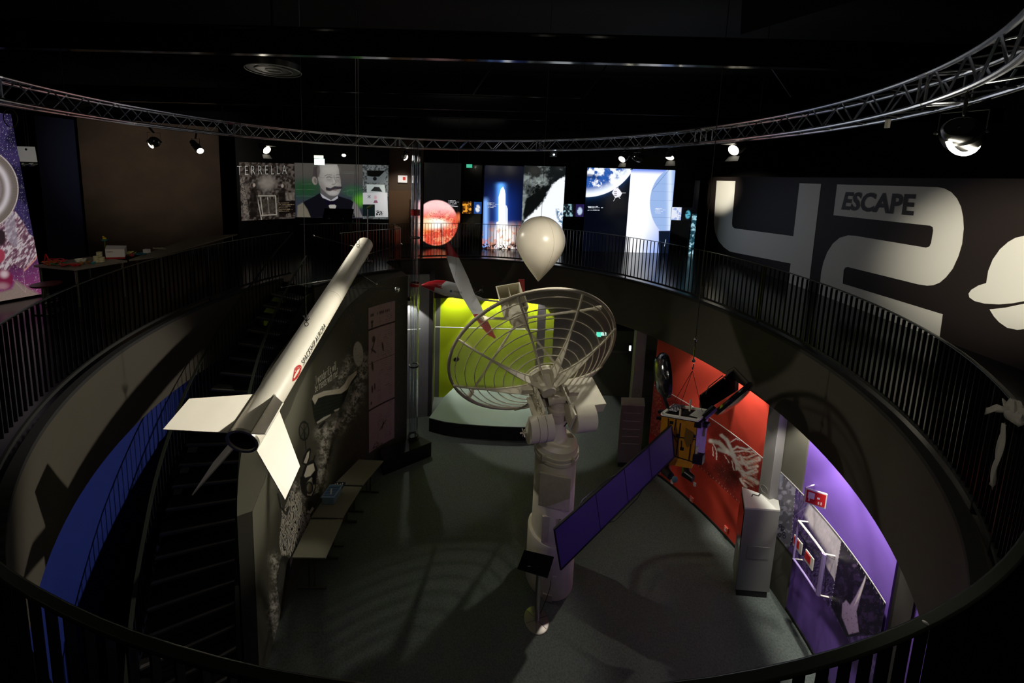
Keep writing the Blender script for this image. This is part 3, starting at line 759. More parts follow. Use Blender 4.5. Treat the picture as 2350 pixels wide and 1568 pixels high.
# feed
FD = VX+N_*1.42
fm = MB()
fm.lathe(FD, N_, [(-.14, .001), (-.14, .08), (-.1, .12), (-.06, .13), (-.05, .17), (0, .19), (.04, .19), (.05, .21), (.1, .21), (.11, .19), (.26, .18), (.27, .13), (.45, .12)], 32)
feed = fm.build('feed_can', CREAM, t, normals=False)
MB().ball(FD-N_*.1, .085, 20, 14).build('feed_dome', WHITE, feed, normals=False)
bl = MB()
for k in range(10):
    a = k*2*math.pi/10; bl.ball(FD+N_*.075+.2*(math.cos(a)*EX+math.sin(a)*EU), .02, 8, 6)
bl.build('flange_bolts', CREAMD, feed, normals=False)
def openbox(c, sx, sy, h, flare, ax, m, name, th=.02, divider=True):
    X, Yy, Zz = [np.array(a_, float) for a_ in ax]
    q = [(-1, -1), (1, -1), (1, 1), (-1, 1)]
    lo = [c+X*a_*sx/2+Yy*b_*sy/2 for a_, b_ in q]; hi = [c+Zz*h+X*a_*sx/2*flare+Yy*b_*sy/2*flare for a_, b_ in q]
    k = MB()
    cl = sum(lo)/4; ch = sum(hi)/4
    li = [p+(cl-p)*.12 for p in lo]; hi2 = [p+(ch-p)*.1 for p in hi]
    for i in range(4):
        j = (i+1) % 4; k.add([lo[i], lo[j], hi[j], hi[i], li[i], li[j], hi2[j], hi2[i]], [(0, 1, 2, 3), (7, 6, 5, 4), (3, 2, 6, 7)])
    k.add(lo, [(0, 1, 2, 3)])
    if divider: k.add([(li[0]+li[1])/2, (li[2]+li[3])/2, (hi2[2]+hi2[3])/2, (hi2[0]+hi2[1])/2], [(0, 1, 2, 3)])
    return k.build(name, m, t, normals=False)
hc = FD+N_*.52
UPV = nrm(V3(-.1, -.62, .8)); YV = nrm(np.cross(UPV, EX)); XV = nrm(np.cross(YV, UPV))
openbox(hc+V3(-.05, .25, .02), .46, .3, .34, 1.22, (XV, YV, UPV), CREAM, 'feed_horn')
openbox(hc+V3(.1, .02, -.12), .38, .26, .26, 1.15, (XV, YV, UPV), CREAM, 'feed_horn', divider=False)
MB().box(hc+V3(0, .05, -.12), (.42, .3, .3), (EX, N_, EU)).build('feed_housing', CREAM, t, bevel=.01)
for px, py in ((1384, 703), (1073, 908), (1089, 712), (1330, 905)):
    a = ang_of(px, py); p = DP(RDISH*.97, a, -.01); d = nrm(p-FD)
    m = MB().tube([FD+d*.15+N_*.05, p], .024, 10); m.tube([p-d*.16, p-d*.02], .045, 12); m.build('feed_strut', CREAM, t, normals=False)
# mount: neck, gearbox, yoke, counterweights
nk = MB(); nk.lathe(V3(PX_, PY_, 0), (0, 0, 1), [(2.79, .19), (2.95, .15), (3.12, .12), (3.13, .15), (3.17, .15), (3.17, .001)], 32)
nk.build('neck', CREAM, t, normals=False)
GB = V3(PX_-.03, PY_-.02, 3.3)
gb = MB().lathe(GB-V3(0, 0, .14), (0, 0, 1), [(0, .001), (0, .15), (.12, .15), (.14, .17), (.2, .17), (.22, .14), (.34, .13), (.36, .1), (.46, .09), (.46, .001)], 24)
gbo = gb.build('gearbox', CREAMD, t, normals=False)
MB().tube([GB+V3(.17, -.08, -.12), GB+V3(.17, -.08, .14)], .04, 12).build('motor', CREAMD, gbo)
MB().tube([GB+V3(-.17, -.05, .2), GB+V3(.15, -.08, .28)], .07, 14).build('elevation_drive', CREAMD, gbo)
MB().tube([GB+V3(.1, -.18, .3), GB+V3(.19, -.2, .15), GB+V3(.16, -.18, -.05), GB+V3(.1, -.16, -.18)], .009, 6).build('cable', RUBBER, gbo)
def YB(mb, x0, x1, y0, y1, z0, z1):         # block in the dish frame: x along the axis, y backwards, z up
    q = [(x0, y0), (x1, y0), (x1, y1), (x0, y1)]
    lo = [VX+EX*a_-N_*b_+EU*z0 for a_, b_ in q]; return mb.hexa(lo, [p+EU*(z1-z0) for p in lo])
MB_ = MB(); YB(MB_, -.24, -.21, .08, .66, -.3, .08); MB_.build('yoke_plate', CREAM, t)
MB_ = MB(); YB(MB_, .25, .28, .08, .78, -.3, .08); MB_.build('yoke_plate', CREAM, t)
MB_ = MB(); YB(MB_, -.27, .3, .05, .11, -.26, .1); MB_.build('yoke_back', CREAMD, t)
MB_ = MB(); YB(MB_, -.24, .25, .1, .36, -.3, -.27); MB_.build('yoke_web', CREAMD, t)
MB_ = MB(); YB(MB_, .29, .95, .06, .6, -.22, .0); MB_.build('electronics_box', CREAM, t, bevel=.008)
MB_ = MB(); YB(MB_, .31, .4, .26, .4, .0, .12); YB(MB_, .4, .5, .28, .4, .0, .1); MB_.build('junction_box', CREAMD, t)
def weight(x0, x1, yc, zc, r, nm):
    m = MB(); n = 18; prof = [(yc+r*math.sin(a)*1.0, zc+.06-r*.95+r*1.0*math.cos(a)) for a in np.linspace(0, math.pi*.8, n)]
    prof += [(yc-.02, prof[-1][1]), (yc-.02, prof[0][1])]
    P = [VX+EX*x0-N_*a_+EU*b_ for a_, b_ in prof]; m.prism(P, EX*(x1-x0), True)
    return m.build(nm, CREAM, t)
w1 = weight(-.52, -.12, .72, -.02, .25, 'counterweight'); w2 = weight(.34, .7, .6, -.04, .27, 'counterweight')
sm = MB()
for xx in (-.38, -.25): sm.tube([VX+EX*xx-N_*(.72+.252*math.sin(a_))+EU*(-.02+.06-.25*.95+.252*math.cos(a_)) for a_ in np.linspace(0, math.pi*.8, 14)], .003, 4, caps=False)
sm.build('weight_seam', mat('seam_dark', rgb(70, 68, 60), .6), w1, normals=False)
cwc = VX-EX*.53-N_*.8-EU*.22
MB().tube([cwc-EX*.0, cwc-EX*.12], .012, 8).tube([cwc-EX*.06-EU*.09, cwc-EX*.06+EU*.09], .01, 8).tube([cwc-EX*.06-N_*.07, cwc-EX*.06+N_*.07], .01, 8).build('handle', CREAM, w1)
MB_ = MB(); YB(MB_, -.46, -.26, .12, .2, -.12, .0); MB_.build('side_bracket', CREAM, t)
MB_ = MB(); YB(MB_, -.34, -.24, .2, .8, -.24, -.2); MB_.build('cable_tray', CREAM, t)
ch_ = MB()
for k in range(12): ch_.ball(VX-EX*.26-N_*(.3+.035*k)+EU*(-.02-.01*(k % 2)), .018, 6, 5)
ch_.build('cable_chain', CREAMD, t, normals=False)

# ================================================================== SATELLITE MODEL
K = Y(1601, 965, 5.5); Lf = Z(1519, 951, K[2]); SA = nrm(K-Lf); SW = np.linalg.norm(K-Lf); SB = nrm(V3(.80, .60, 0)); SD = .42; SH = .76
SU = V3(0, 0, 1)
def SP(a, b, z): return Lf+SA*a*SW+SB*b*SD-SU*z*SH     # body coordinates 0..1
GOLD = mat('gold_foil', rgb(196, 134, 28), .5, metal=.25, noise=.1, nscale=14, bump=.4, bscale=30)
FOIL = mat('silver_foil', (.45, .42, .5), .22, metal=.9, bump=1., bscale=22)
FOILP = mat('crumpled_foil_side', (.34, .27, .5), .38, metal=.5, bump=1., bscale=16)
BKF = mat('black_foil', (.006, .005, .008), .16, bump=.7, bscale=14, coat=.5)
GOLDD = mat('gold_dark', rgb(120, 92, 30), .5, metal=.3)
t = thing('satellite_model', SP(.5, .5, 1), 'hanging communications satellite model, gold box with long dark violet solar wing', 'satellite')
q = [(0, 0), (1, 0), (1, 1), (0, 1)]
core = MB().hexa([SP(a, b, 1) for a, b in q], [SP(a, b, .04) for a, b in q]); core.build('body', BLACKM, t)
MB().add([SP(0, -.012, .05), SP(1, -.012, .05), SP(1, -.012, 1), SP(0, -.012, 1)], [(0, 1, 2, 3)]).build('gold_face', GOLD, t, 'gold foil front', normals=False)
MB().add([SP(1.012, 0, .05), SP(1.012, 1, .05), SP(1.012, 1, .97), SP(1.012, 0, 1)], [(0, 1, 2, 3)]).build('side_face', FOILP, t, 'crumpled violet foil side', normals=False)
fr = MB()
for a, b in zip(q, q[1:]+q[:1]): fr.bar(SP(a[0], a[1], .0), SP(b[0], b[1], .0), .035, .03)
fr.build('top_frame', WHITEM, t)
MB().add([SP(.03, .35, -.03), SP(.3, .3, -.03), SP(.34, .98, -.05), SP(.0, 1.02, -.03), SP(.16, .7, -.07)], [(0, 1, 4), (1, 2, 4), (2, 3, 4), (3, 0, 4)]).build('foil_patch', FOIL, t, normals=False)
MB().add([SP(.7, .2, -.03), SP(1.0, .1, -.03), SP(1.0, .8, -.05), SP(.72, .9, -.03), SP(.86, .5, -.06)], [(0, 1, 4), (1, 2, 4), (2, 3, 4), (3, 0, 4)]).build('foil_patch', mat('white_foil', (.7, .68, .62), .35, metal=.3, bump=1., bscale=18), t, normals=False)
for a, b, h in ((.5, .02, .13), (.55, .7, .2)):
    MB().tube([SP(a, b, 0), SP(a, b, 0)+[0, 0, h]], .014, 8).build('post', CREAMD, t)
def strip(a0, z0, a1, z1, w_=.012, nm='strap', b=-.03):
    return MB().bar(SP(a0, b, z0), SP(a1, b, z1), w_, w_).build(nm, BLACK, t)
for s_ in ((.42, .05, .4, .3), (.55, .12, .52, .85), (.0, .83, 1, .93), (.2, .06, .22, .3), (.2, .28, .45, .44), (.45, .44, 1, .42), (.62, .5, .64, .68), (.9, .28, .88, .9), (.3, .3, .5, .55)): strip(*s_)
for a, z in ((.66, .68), (.52, .4), (.3, .14), (.95, .35)): MB().box(SP(a, -.035, z), (.05, .012, .05), (SA, SB, SU)).build('patch_plate', BLACK, t)
MB().prism([SP(.72, -.04, .2), SP(.95, -.04, .28), SP(.93, -.04, .5), SP(.8, -.04, .62), SP(.7, -.04, .45)], -SB*.012).build('foil_flap', GOLDD, t, 'darker brass flap')
MB().hexa([SP(.1, -.16, 1.06), SP(1, -.1, 1.06), SP(1, .1, 1.0), SP(.1, .1, 1.0)], [SP(.1, -.12, .9), SP(1, -.05, .95), SP(1, .1, .9), SP(.1, .1, .9)]).build('gold_skirt', GOLD, t)
for zz, n_ in ((.28, 4), (.62, 5)):
    for k in range(n_): MB().box(SP(1.05, .6 if zz < .5 else .05, zz+.06*k), (.03, .035, .035), (SA, SB, SU)).build('connector_block', CREAMD, t)
for c_, s_ in ((SP(-.08, .1, .12), (.09, .05, .05)), (SP(-.1, .3, .02), (.1, .07, .05)), (SP(1.12, .3, .14), (.12, .12, .06)), (SP(1.02, .1, .1), (.1, .1, .1)), (SP(1.12, .05, .85), (.14, .1, .16))):
    MB().box(c_, s_, (SA, SB, SU)).build('equipment_box', BLACK, t, bevel=.006)
# solar wing towards the viewer
W = [Y(1540, 977, 5.5), Y(1546, 1048, 5.5), Y(1286, 1306, 4.62), Y(1271, 1214, 4.62)]
SOL = mat('solar_cells', rgb(74, 58, 112), .45, noise=.06, nscale=40, bump=.1, bscale=300)
wn = nrm(np.cross(W[3]-W[0], W[1]-W[0]))*.012
wing = MB().prism(W, wn).build('solar_wing', SOL, t, 'long violet solar wing')
eg = MB()
for a, b in ((0, 3), (1, 2), (2, 3), (0, 1)): eg.bar(W[a]+wn/2, W[b]+wn/2, .022, .022)
for f in (.22, .44, .68):
    for o_ in (-.1, 1.1): eg.bar(W[0]+(W[3]-W[0])*f+wn*o_, W[1]+(W[2]-W[1])*f+wn*o_, .008, .006)
eg.build('wing_frame', BLACK, wing)
outw = nrm(W[0]-W[1])
def wp(f, off, top=True): b_ = (W[0]+(W[3]-W[0])*f+outw*off) if top else (W[1]+(W[2]-W[1])*f-outw*off); return b_+wn
MB().tube([wp(.5, 0), wp(.6, .06), wp(.78, .07), wp(.82, 0)], .006, 6).tube([wp(.3, 0, False), wp(.36, .07, False), wp(.56, .07, False), wp(.62, 0, False)], .006, 6).tube([wp(0, .05), wp(.3, .02), wp(.45, 0)], .004, 6).build('wing_brace', BLACK, wing)
MB().tube([(W[0]+W[1])/2, SP(0, .5, .4)], .018, 8).build('wing_boom', BLACK, t)
# wing on the far side
W2 = [Y(1607, 908, 6.0), Y(1607, 950, 6.0), Y(1698, 893, 7.2), Y(1698, 838, 7.2)]
wn2 = nrm(np.cross(W2[3]-W2[0], W2[1]-W2[0]))*.012
wing2 = MB().prism(W2, wn2).build('rear_solar_wing', mat('wing_back_black', (.002, .002, .002), .9, spec=.0), t, 'black back of the rear wing')
o2 = nrm(W2[0]-W2[1]); zz_ = lambda f, o: W2[0]+(W2[3]-W2[0])*f+o2*o-wn2
MB().tube([zz_(.1, -.04), zz_(.16, .06), zz_(.5, .07), zz_(.56, -.03)], .008, 6).tube([zz_(.5, .01), zz_(.62, .0), zz_(.6, .1), zz_(.95, .05)], .008, 6).tube([zz_(0, .015), zz_(1, .015)], .007, 6).build('zigzag_wire', mat('grey_rod', rgb(130, 130, 124), .4, metal=.6), wing2, 'pale zigzag rods')
MB().tube([(W2[0]+W2[1])/2, SP(1, .9, .3)], .018, 8).build('wing_boom', BLACK, t)
# reflectors
ax1 = nrm(V3(1, -.32, .06)); c1 = Y(1533, 862, 5.75)
MB().lathe(c1, -ax1, [(0, .001), (0, .33), (.05, .35), (.1, .33), (.17, .24), (.2, .1), (.2, .001)], 36).build('left_reflector', BKF, t, 'black foil covered reflector')
MB().tube([c1-ax1*.05-[0, 0, .3], SP(-.02, .6, .05)], .03, 8).build('reflector_arm', BLACK, t)
c2 = Y(1686, 918, 5.9); _l = nrm(_R*.77+_U*.64); ax2 = nrm(np.cross(_l, nrm(c2-V3(0, 0, EZ)))); ax2 = ax2 if ax2[2] > 0 else -ax2; c2 = c2+ax2*.06
MB().lathe(c2, -ax2, [(0, .001), (0, .38), (.03, .41), (.07, .39), (.11, .26), (.13, .001)], 36).build('right_reflector', BKF, t, 'black foil covered reflector seen edge-on')
MB().tube([c2+(SP(1, .4, 0)-c2)*.6, SP(1.02, .4, .04)], .05, 8).build('reflector_arm', BLACK, t)
# feed horns underneath
for a_, px, py in ((.25, 1546, 1097), (.8, 1598, 1103)):
    e = Y(px, py, 5.35); s_ = SP(a_, .2, 1.0)
    hn_ = MB().tube([s_, s_+[-.04, -.02, -.08], (s_+e)/2+[-.09, 0, -.06], e+[-.03, .03, .0]], [.05, .06, .08, .06], 14).build('feed_horn', BLACK, t)
    if a_ < .5: MB().ball(e+V3(0, -.03, 0), .05, 20, 12, sc=(.9, .5, 1.1)).build('lens', mat('lens_grey', rgb(86, 110, 118), .3), hn_)
    MB().tube([e+[-.02, 0, -.04], e+[-.02, 0, -.09]], .02, 10).build('nozzle', CREAMD, hn_)
HK = Y(1589, 851, 5.72)
def cable(pts, r, label, grp=None, m=None, name='cable'): return MB().tube(pts, r, 6).build(name, m or mat('black_wire', (.012, .012, .012), .5), None, label, 'cable', grp, normals=False)
for i, e in enumerate((SP(.05, .5, -.02), SP(.2, .9, -.02), SP(.95, .6, -.02))):
    MB().tube([HK, e], .0035, 5, caps=False).build('sling', mat('sling_red', rgb(90, 30, 26), .5), t, normals=False)
sk = MB().ball(HK+[0, 0, .05], .016, 10, 8)
sk.tube([HK+[0, 0, .02], HK+[.01, 0, .12]], .008, 6).ball(HK+[0, 0, .17], .03, 12, 8).tube([HK+[0, 0, .17], HK+[0, 0, .4]], .007, 6).ball(HK+[0, 0, .52], .026, 12, 8)
sk.build('shackle', CHROME, t)
cable([HK+[0, 0, .3], V3(HK[0], HK[1], 10.74)], .0055, 'thin black cable from the ceiling holding the gold satellite')

# ================================================================== WEATHER BALLOON
BC = Y(1240, 552, 7.6); BR = .497
prof = [(BR*math.cos(a), BR*math.sin(a)) for a in np.linspace(.02, math.pi*.62, 26)]
zt = Y(1235, 646, 7.6)[2]-BC[2]; z0_, r0_ = prof[-1]
for f in np.linspace(.08, 1, 14): prof.append((z0_+(zt-z0_)*f, r0_*(1-f)**.92*(1+.10*math.sin(math.pi*f))+.004))
t = thing('weather_balloon', BC+[0, 0, zt], 'pearly white teardrop balloon hanging point down in the middle', 'balloon')
MB().lathe(BC, (0, 0, 1), prof, 64).build('envelope', mat('balloon_latex', rgb(226, 218, 200), .3, coat=.15, noise=.03, nscale=4), t, normals=False)
sm = MB()
for a in (-70, 10, 100, 190): sm.tube([BC+V3(r_*1.002*math.cos(math.radians(a)), r_*1.002*math.sin(math.radians(a)), z_) for z_, r_ in prof], .0035, 4, caps=False)
sm.build('seam', mat('balloon_seam', rgb(196, 186, 166), .5), t, normals=False)
MB().tube([BC+[0, 0, zt+.01], BC+[0, 0, zt-.03]], .01, 8).build('valve', BLACK, t)
cable([BC+[0, 0, BR-.01], V3(BC[0], BC[1], 10.74)], .004, 'thin cord from the ceiling holding the white balloon')

# ================================================================== GLIDER
REDG = mat('glider_red', rgb(176, 28, 40), .3, coat=.4)
GLW = mat('glider_white', rgb(196, 200, 204), .38, coat=.3)
t = thing('glider_drone', Y(1060, 690, 8.7), 'small white glider with red nose and wing tips hanging on its side', 'model aircraft')
fx = [(966, 655, .008), (972, 655, .045), (985, 655, .10), (1000, 657, .145), (1020, 661, .178), (1045, 667, .175), (1065, 674, .14), (1085, 682, .075), (1110, 688, .028), (1150, 693, .02), (1200, 699, .016)]
fp = [Y(a, b, 8.75+(a-966)*.0016) for a, b, _ in fx]
def subs(i0, i1, f=6):
    P = []; R_ = []
    ii = np.linspace(i0, i1, int((i1-i0)*f)+1)
    for s in ii: P.append(V3(*[np.interp(s, range(len(fp)), [p[k] for p in fp]) for k in range(3)])); R_.append(float(np.interp(s, range(len(fp)), [q_[2] for q_ in fx])))
    return P, R_
P_, R_ = subs(0, 2.8); MB().tube(P_, R_, 24).build('nose', REDG, t, 'red nose cone', normals=False)
P_, R_ = subs(2.8, 10); fus = MB().tube(P_, R_, 24).build('fuselage', GLW, t, normals=False)
P_, R_ = subs(2.8, 4.6)
V = []; F = []
for p, r_ in zip(P_, R_):
    for a in np.linspace(10, 95, 8): V.append(p+(r_+.006)*(math.sin(math.radians(a))*V3(0, 0, 1)-math.cos(math.radians(a))*V3(.25, .97, 0)))
for i in range(len(P_)-1):
    for k in range(7): F.append((i*8+k, i*8+k+1, (i+1)*8+k+1, (i+1)*8+k))
MB().add(V, F, True).build('canopy', REDG, t, 'red canopy', normals=False)
V = []; F = []
for p, r_ in zip(*subs(2.8, 6)):
    for a in np.linspace(-100, -55, 6): V.append(p+(r_+.005)*(math.sin(math.radians(a))*V3(0, 0, 1)-math.cos(math.radians(a))*V3(.25, .97, 0)))
for i in range(len(V)//6-1):
    for k in range(5): F.append((i*6+k, i*6+k+1, (i+1)*6+k+1, (i+1)*6+k))
MB().add(V, F, True).build('belly_stripe', REDG, t, 'red belly stripe', normals=False)
le = [(1022.6, 560), (1024, 587), (1032, 613), (1041, 639), (1056, 675), (1072, 701), (1085, 722), (1103, 748), (1121, 770), (1133, 775)]
te = [(1032, 557), (1053, 592), (1064, 615), (1076, 641), (1087, 670), (1102, 698), (1112, 722), (1124, 746), (1133, 765), (1138, 775)]
yw = np.linspace(9.35, 7.85, 10)
def wingpart(i0, i1, nm, m, lab=None):
    V = []; F = []
    for i in range(i0, i1+1):
        a = Y(*le[i], yw[i]); b = Y(*te[i], yw[i]+.02); c = b-a
        nn = nrm(np.cross(c, Y(*le[min(i+1, 9)], yw[min(i+1, 9)])-Y(*le[max(i-1, 0)], yw[max(i-1, 0)])))
        if nn[1] > 0: nn = -nn
        V += [a, a+c*.15+nn*.018, a+c*.45+nn*.022, b, a+c*.45-nn*.012, a+c*.15-nn*.012]
    for k in range(i1-i0):
        for j in range(6): F.append((6*k+j, 6*k+(j+1) % 6, 6*k+6+(j+1) % 6, 6*k+6+j))
    F += [tuple(range(6)), tuple(6*(i1-i0)+j for j in range(6))[::-1]]
    return MB().add(V, F).build(nm, m, t, lab)
wingpart(0, 1, 'wing_tip', REDG, 'red far wing tip'); wingpart(1, 6, 'wing', GLW); wingpart(6, 9, 'wing_tip', REDG, 'red near wing tip')
gl_ = Y(1035, 669, 8.62); gd = nrm(fp[5]-fp[4]); 
gc = Y(1035, 668.5, 8.55); 
MB().lathe(gc, (0.15, -1, .1), [(0, .001), (0, .03), (.003, .03)], 20).build('emblem', mat('emblem_blue', rgb(40, 100, 150), .4), t, 'round blue emblem')
tx = Y(1041, 671, 8.5); 
text_on('lettering', 'ANDØYA', lambda V: tx+V[:, :1]*(Y(1060, 674.5, 8.5)-tx)[None, :]+V[:, 1:]*V3(0, 0, .05)[None, :], INK, t, label='dark lettering')
pr = Y(1104, 668, 8.7)
ph = MB().tube([fp[7]+[0, 0, .05], pr], .03, 8); ph.ball(pr, .045, 12, 8); pho = ph.build('motor_pod', BLACK, t)
MB().bar(pr+[.04, 0, -.16], pr+[.04, 0, .12], .008, .03).build('propeller_blade', BLACK, pho); MB().bar(pr+[.04, -.14, 0], pr+[.04, .14, 0], .008, .03).build('propeller_blade', BLACK, pho)
te_ = fp[-1]
MB().prism([te_+[-.05, 0, 0], te_+[.06, 0, 0], Y(1200, 641, te_[1])+[.04, 0, 0], Y(1190, 641, te_[1])], (0, .015, 0)).build('tail_fin', REDG, t, 'red tail fin')
MB().tube([fp[0], Y(946, 651, 8.72)], .006, 6).build('pitot_probe', STEEL, t)
cable([fp[5]+[0, 0, .15], V3(fp[5][0], fp[5][1], 10.74)], .003, 'hair thin wire above the red nosed glider')

# ================================================================== GRAPHIC WALL WITH LARGE NUMERALS
def w42z(px, z, off=0.):
    p = W42(px, 500, off); return V3(p[0], p[1], z)
wa = W42(1613, 400); wb = V3(7.7+.096*1.5, 1.5, 0); zt42 = 7.55
t = thing('graphic_wall', (wb[0], wb[1], UF), 'long dark partition wall on the right with huge pale numerals and helmet', 'display wall')
nx = nrm(V3(1, -.096, 0))*.12
lo = [V3(wa[0], wa[1], UF), V3(wb[0], wb[1], UF), V3(wb[0], wb[1], UF)+nx, V3(wa[0], wa[1], UF)+nx]
MB().hexa(lo, [p+[0, 0, zt42-UF] for p in lo]).build('panel', mat('wall_brown_black', rgb(32, 25, 22), .6, noise=.03, nscale=2, spec=.25), t)
NUM = mat('numeral_white', rgb(216, 214, 202), .55)
def decal(name, pts, m, off=.006, label=None, parent=t):
    P = [W42(a, b, off) for a, b in pts]
    return MB().prism(P, (.004, 0, 0)).build(name, m, parent, label)
def zc(pts, ox=1580, oy=60, s=2.1195): return [(ox+a/s, oy+b/s) for a, b in pts]
decal('numeral_four', zc([(137, 752), (228, 753), (211, 960), (214, 976), (224, 984), (510, 1022), (540, 764), (645, 768), (588, 1235), (572, 1330), (482, 1300), (490, 1205), (497, 1155), (230, 1103), (200, 1096), (172, 1076), (146, 1045), (130, 1005), (123, 960)]), NUM, label='pale numeral 4')
decal('numeral_two', zc([(723, 770), (1210, 783), (1245, 790), (1278, 808), (1305, 838), (1325, 880), (1335, 930), (1338, 985), (1330, 1060), (1312, 1120), (1285, 1180), (1252, 1222), (1222, 1248), (1190, 1261), (1160, 1263), (1120, 1257), (775, 1172), (762, 1175), (755, 1188), (750, 1253), (1236, 1402), (1200, 1660), (620, 1400), (640, 1253), (645, 1200), (656, 1150), (675, 1100), (702, 1058), (735, 1030), (775, 1018), (810, 1020), (1155, 1078), (1172, 1072), (1180, 1055), (1190, 995), (1188, 978), (1176, 971), (705, 920)]), NUM, label='pale numeral 2')
decal('helmet', zc([(1632, 1020), (1590, 1030), (1555, 1050), (1515, 1085), (1480, 1135), (1458, 1190), (1448, 1250), (1410, 1262), (1375, 1283), (1362, 1302), (1366, 1320), (1392, 1338), (1440, 1350), (1510, 1354), (1580, 1348), (1700, 1325), (1790, 1290), (1770, 1120), (1715, 1040)]), NUM, label='pale helmet with peak')
decal('face', zc([(1464, 1378), (1540, 1370), (1610, 1355), (1700, 1338), (1740, 1330), (1720, 1410), (1660, 1470), (1600, 1478), (1550, 1468), (1510, 1440), (1485, 1412)]), NUM, label='pale face below the helmet')
pa = zc([(742, 893), (765, 806), (1107, 817), (1094, 923)])
BK = [W42(*p, .012) for p in pa]
text_on('lettering', 'ESCAPE', lambda V: (BK[0]*((1-V[:, 0])*(1-V[:, 1]))[:, None]+BK[3]*(V[:, 0]*(1-V[:, 1]))[:, None]+BK[2]*(V[:, 0]*V[:, 1])[:, None]+BK[1]*((1-V[:, 0])*V[:, 1])[:, None]),
        mat('lettering_dark', rgb(40, 34, 32), .6), t, offset=.035, label='bold dark lettering ESCAPE')

# ================================================================== LIGHT PANELS ALONG THE BACK
def cz(pts, o, s): return [(o[0]+a/s, o[1]+b/s) for a, b in pts]
def rows(x, y, x0, x1, ys, h=1.1, seed=3):
    m = np.zeros(x.shape)
    for i, yy in enumerate(ys):
        e = x1-(x1-x0)*((i*37+seed*11) % 5)/9
        m = np.maximum(m, (np.abs(y-yy) < h/2)*(x > x0)*(x < e)*(vnoise(x*2.1, y*0+i, seed) > .22))
    return m*1.
YB_ = 13.3
PANELS = []
def lightbox(name, px0, px1, zt, zb, nu, nv, paint, m, label, cat='light panel', grp=None, yb=YB_, yb1=None):
    yb1 = yb if yb1 is None else yb1
    a = Y(px0, 450, yb); b = Y(px1, 450, yb1)
    P = [V3(a[0], a[1], zb), V3(b[0], b[1], zb), V3(b[0], b[1], zt), V3(a[0], a[1], zt)]
    o = printed(name, quadpos(*P), nu, nv, paint, m, None, .06, (0, 1, 0), label=label, cat=cat, group=grp)
    if grp: PANELS.append(o)
    return o
GLOW = paintmat('backlit_film', .15, 1.0, lit=False)
O3, S3 = (960, 360), 6.534; O4, S4 = (1290, 360), 6.03
def sun(x, y, u, v):
    I = base(x, (.004, .004, .004)); cx, cy = cz([(270, 990)], O3, S3)[0]
    m = ell(x, y, cx, cy, 49, 52, .03)
    n1 = fbm(x, y, 9, 5); n2 = fbm(x, y, 2.2, 8); top = sst(cy-5, cy-40, y)
    c = over(base(x, c8(226, 84, 62)), sst(.45, .62, n1), c8(250, 150, 110)); c = over(c, sst(.58, .7, n2)*.8, c8(150, 30, 20))
    c = over(c, ell(x, y, cx-14, cy+2, 34, 11, .6), c8(255, 250, 230)*1.6); c = over(c, top*.8, c8(250, 200, 200)*1.2)
    c = over(c, ell(x, y, cx-30, cy+4, 22, 16, .7)*.7, c8(255, 150, 40)); c = over(c, (n2 > .6)*.55*ell(x, y, cx+5, cy-14, 26, 14, .4), c8(130, 30, 20))
    c = c*1.15
    I = over(I, m, c); I = over(I, ell(x, y, cx+50, cy-12, 6, 9, .7)*.9, c8(240, 120, 70))
    tx = rows(x, y, 1028, 1054, (461, 464, 468, 471, 474))
    return over(I, tx*(1-m*.0)*.9, (.8, .8, .85))
lightbox('sun_panel', 972.5, 1057, 7.78, 4.77, 130, 260, sun, GLOW, 'tall black light panel showing a glowing orange sun', grp='tall light panels')
def rocketp(x, y, u, v):
    I = base(x, (.002, .003, .012)); P = lambda a, b: cz([(a, b)], O3, S3)[0]
    cx, cy = P(1262, 700)
    I = I+c8(14, 46, 128)*(np.exp(-((x-cx)/34)**2)*sst(400, 475, y))[..., None]
    g = np.exp(-((x-P(1240, 0)[0])/9.)**2)*sst(P(0, 360)[1], P(0, 440)[1], y)
    I = I+c8(90, 160, 255)*1.6*g[..., None]
    g = np.exp(-((x-P(1010, 0)[0])/6.)**2)*sst(P(0, 580)[1], P(0, 700)[1], y); I = I+c8(130, 180, 255)*1.1*g[..., None]
    I = over(I, poly(x, y, cz([(1200, 1400), (1205, 600), (1240, 480), (1270, 448), (1295, 500), (1305, 560), (1310, 1400)], O3, S3), 1.5), (1.5, 1.55, 1.6))
    I = over(I, poly(x, y, cz([(1310, 1100), (1308, 720), (1325, 735), (1340, 780), (1340, 1100)], O3, S3), 1.), (.85, .9, 1))
    I = over(I, poly(x, y, cz([(1170, 1100), (1172, 980), (1200, 970), (1200, 1100)], O3, S3), 1.), (1.1, 1.1, 1.1))
    fl = sst(P(0, 940)[1], P(0, 1150)[1], y); n = fbm(x, y, 8, 4)
    I = over(I, fl*np.exp(-((x-P(1290, 0)[0])/24)**2), c8(255, 240, 225)*1.7)
    I = over(I, fl*sst(.5, .66, n)*.7, c8(220, 130, 80)); I = over(I, sst(P(0, 1260)[1], P(0, 1330)[1], y)*sst(.42, .6, fbm(x, y, 3, 6)), (.02, .01, .01))
    return over(I, rows(x, y, 1119, 1144, (466, 469, 473, 476))*.8, (.9, .95, 1))
lightbox('rocket_panel', 1110, 1199.5, 7.74, 4.77, 140, 260, rocketp, GLOW, 'tall blue light panel with a rocket lifting off', grp='tall light panels')
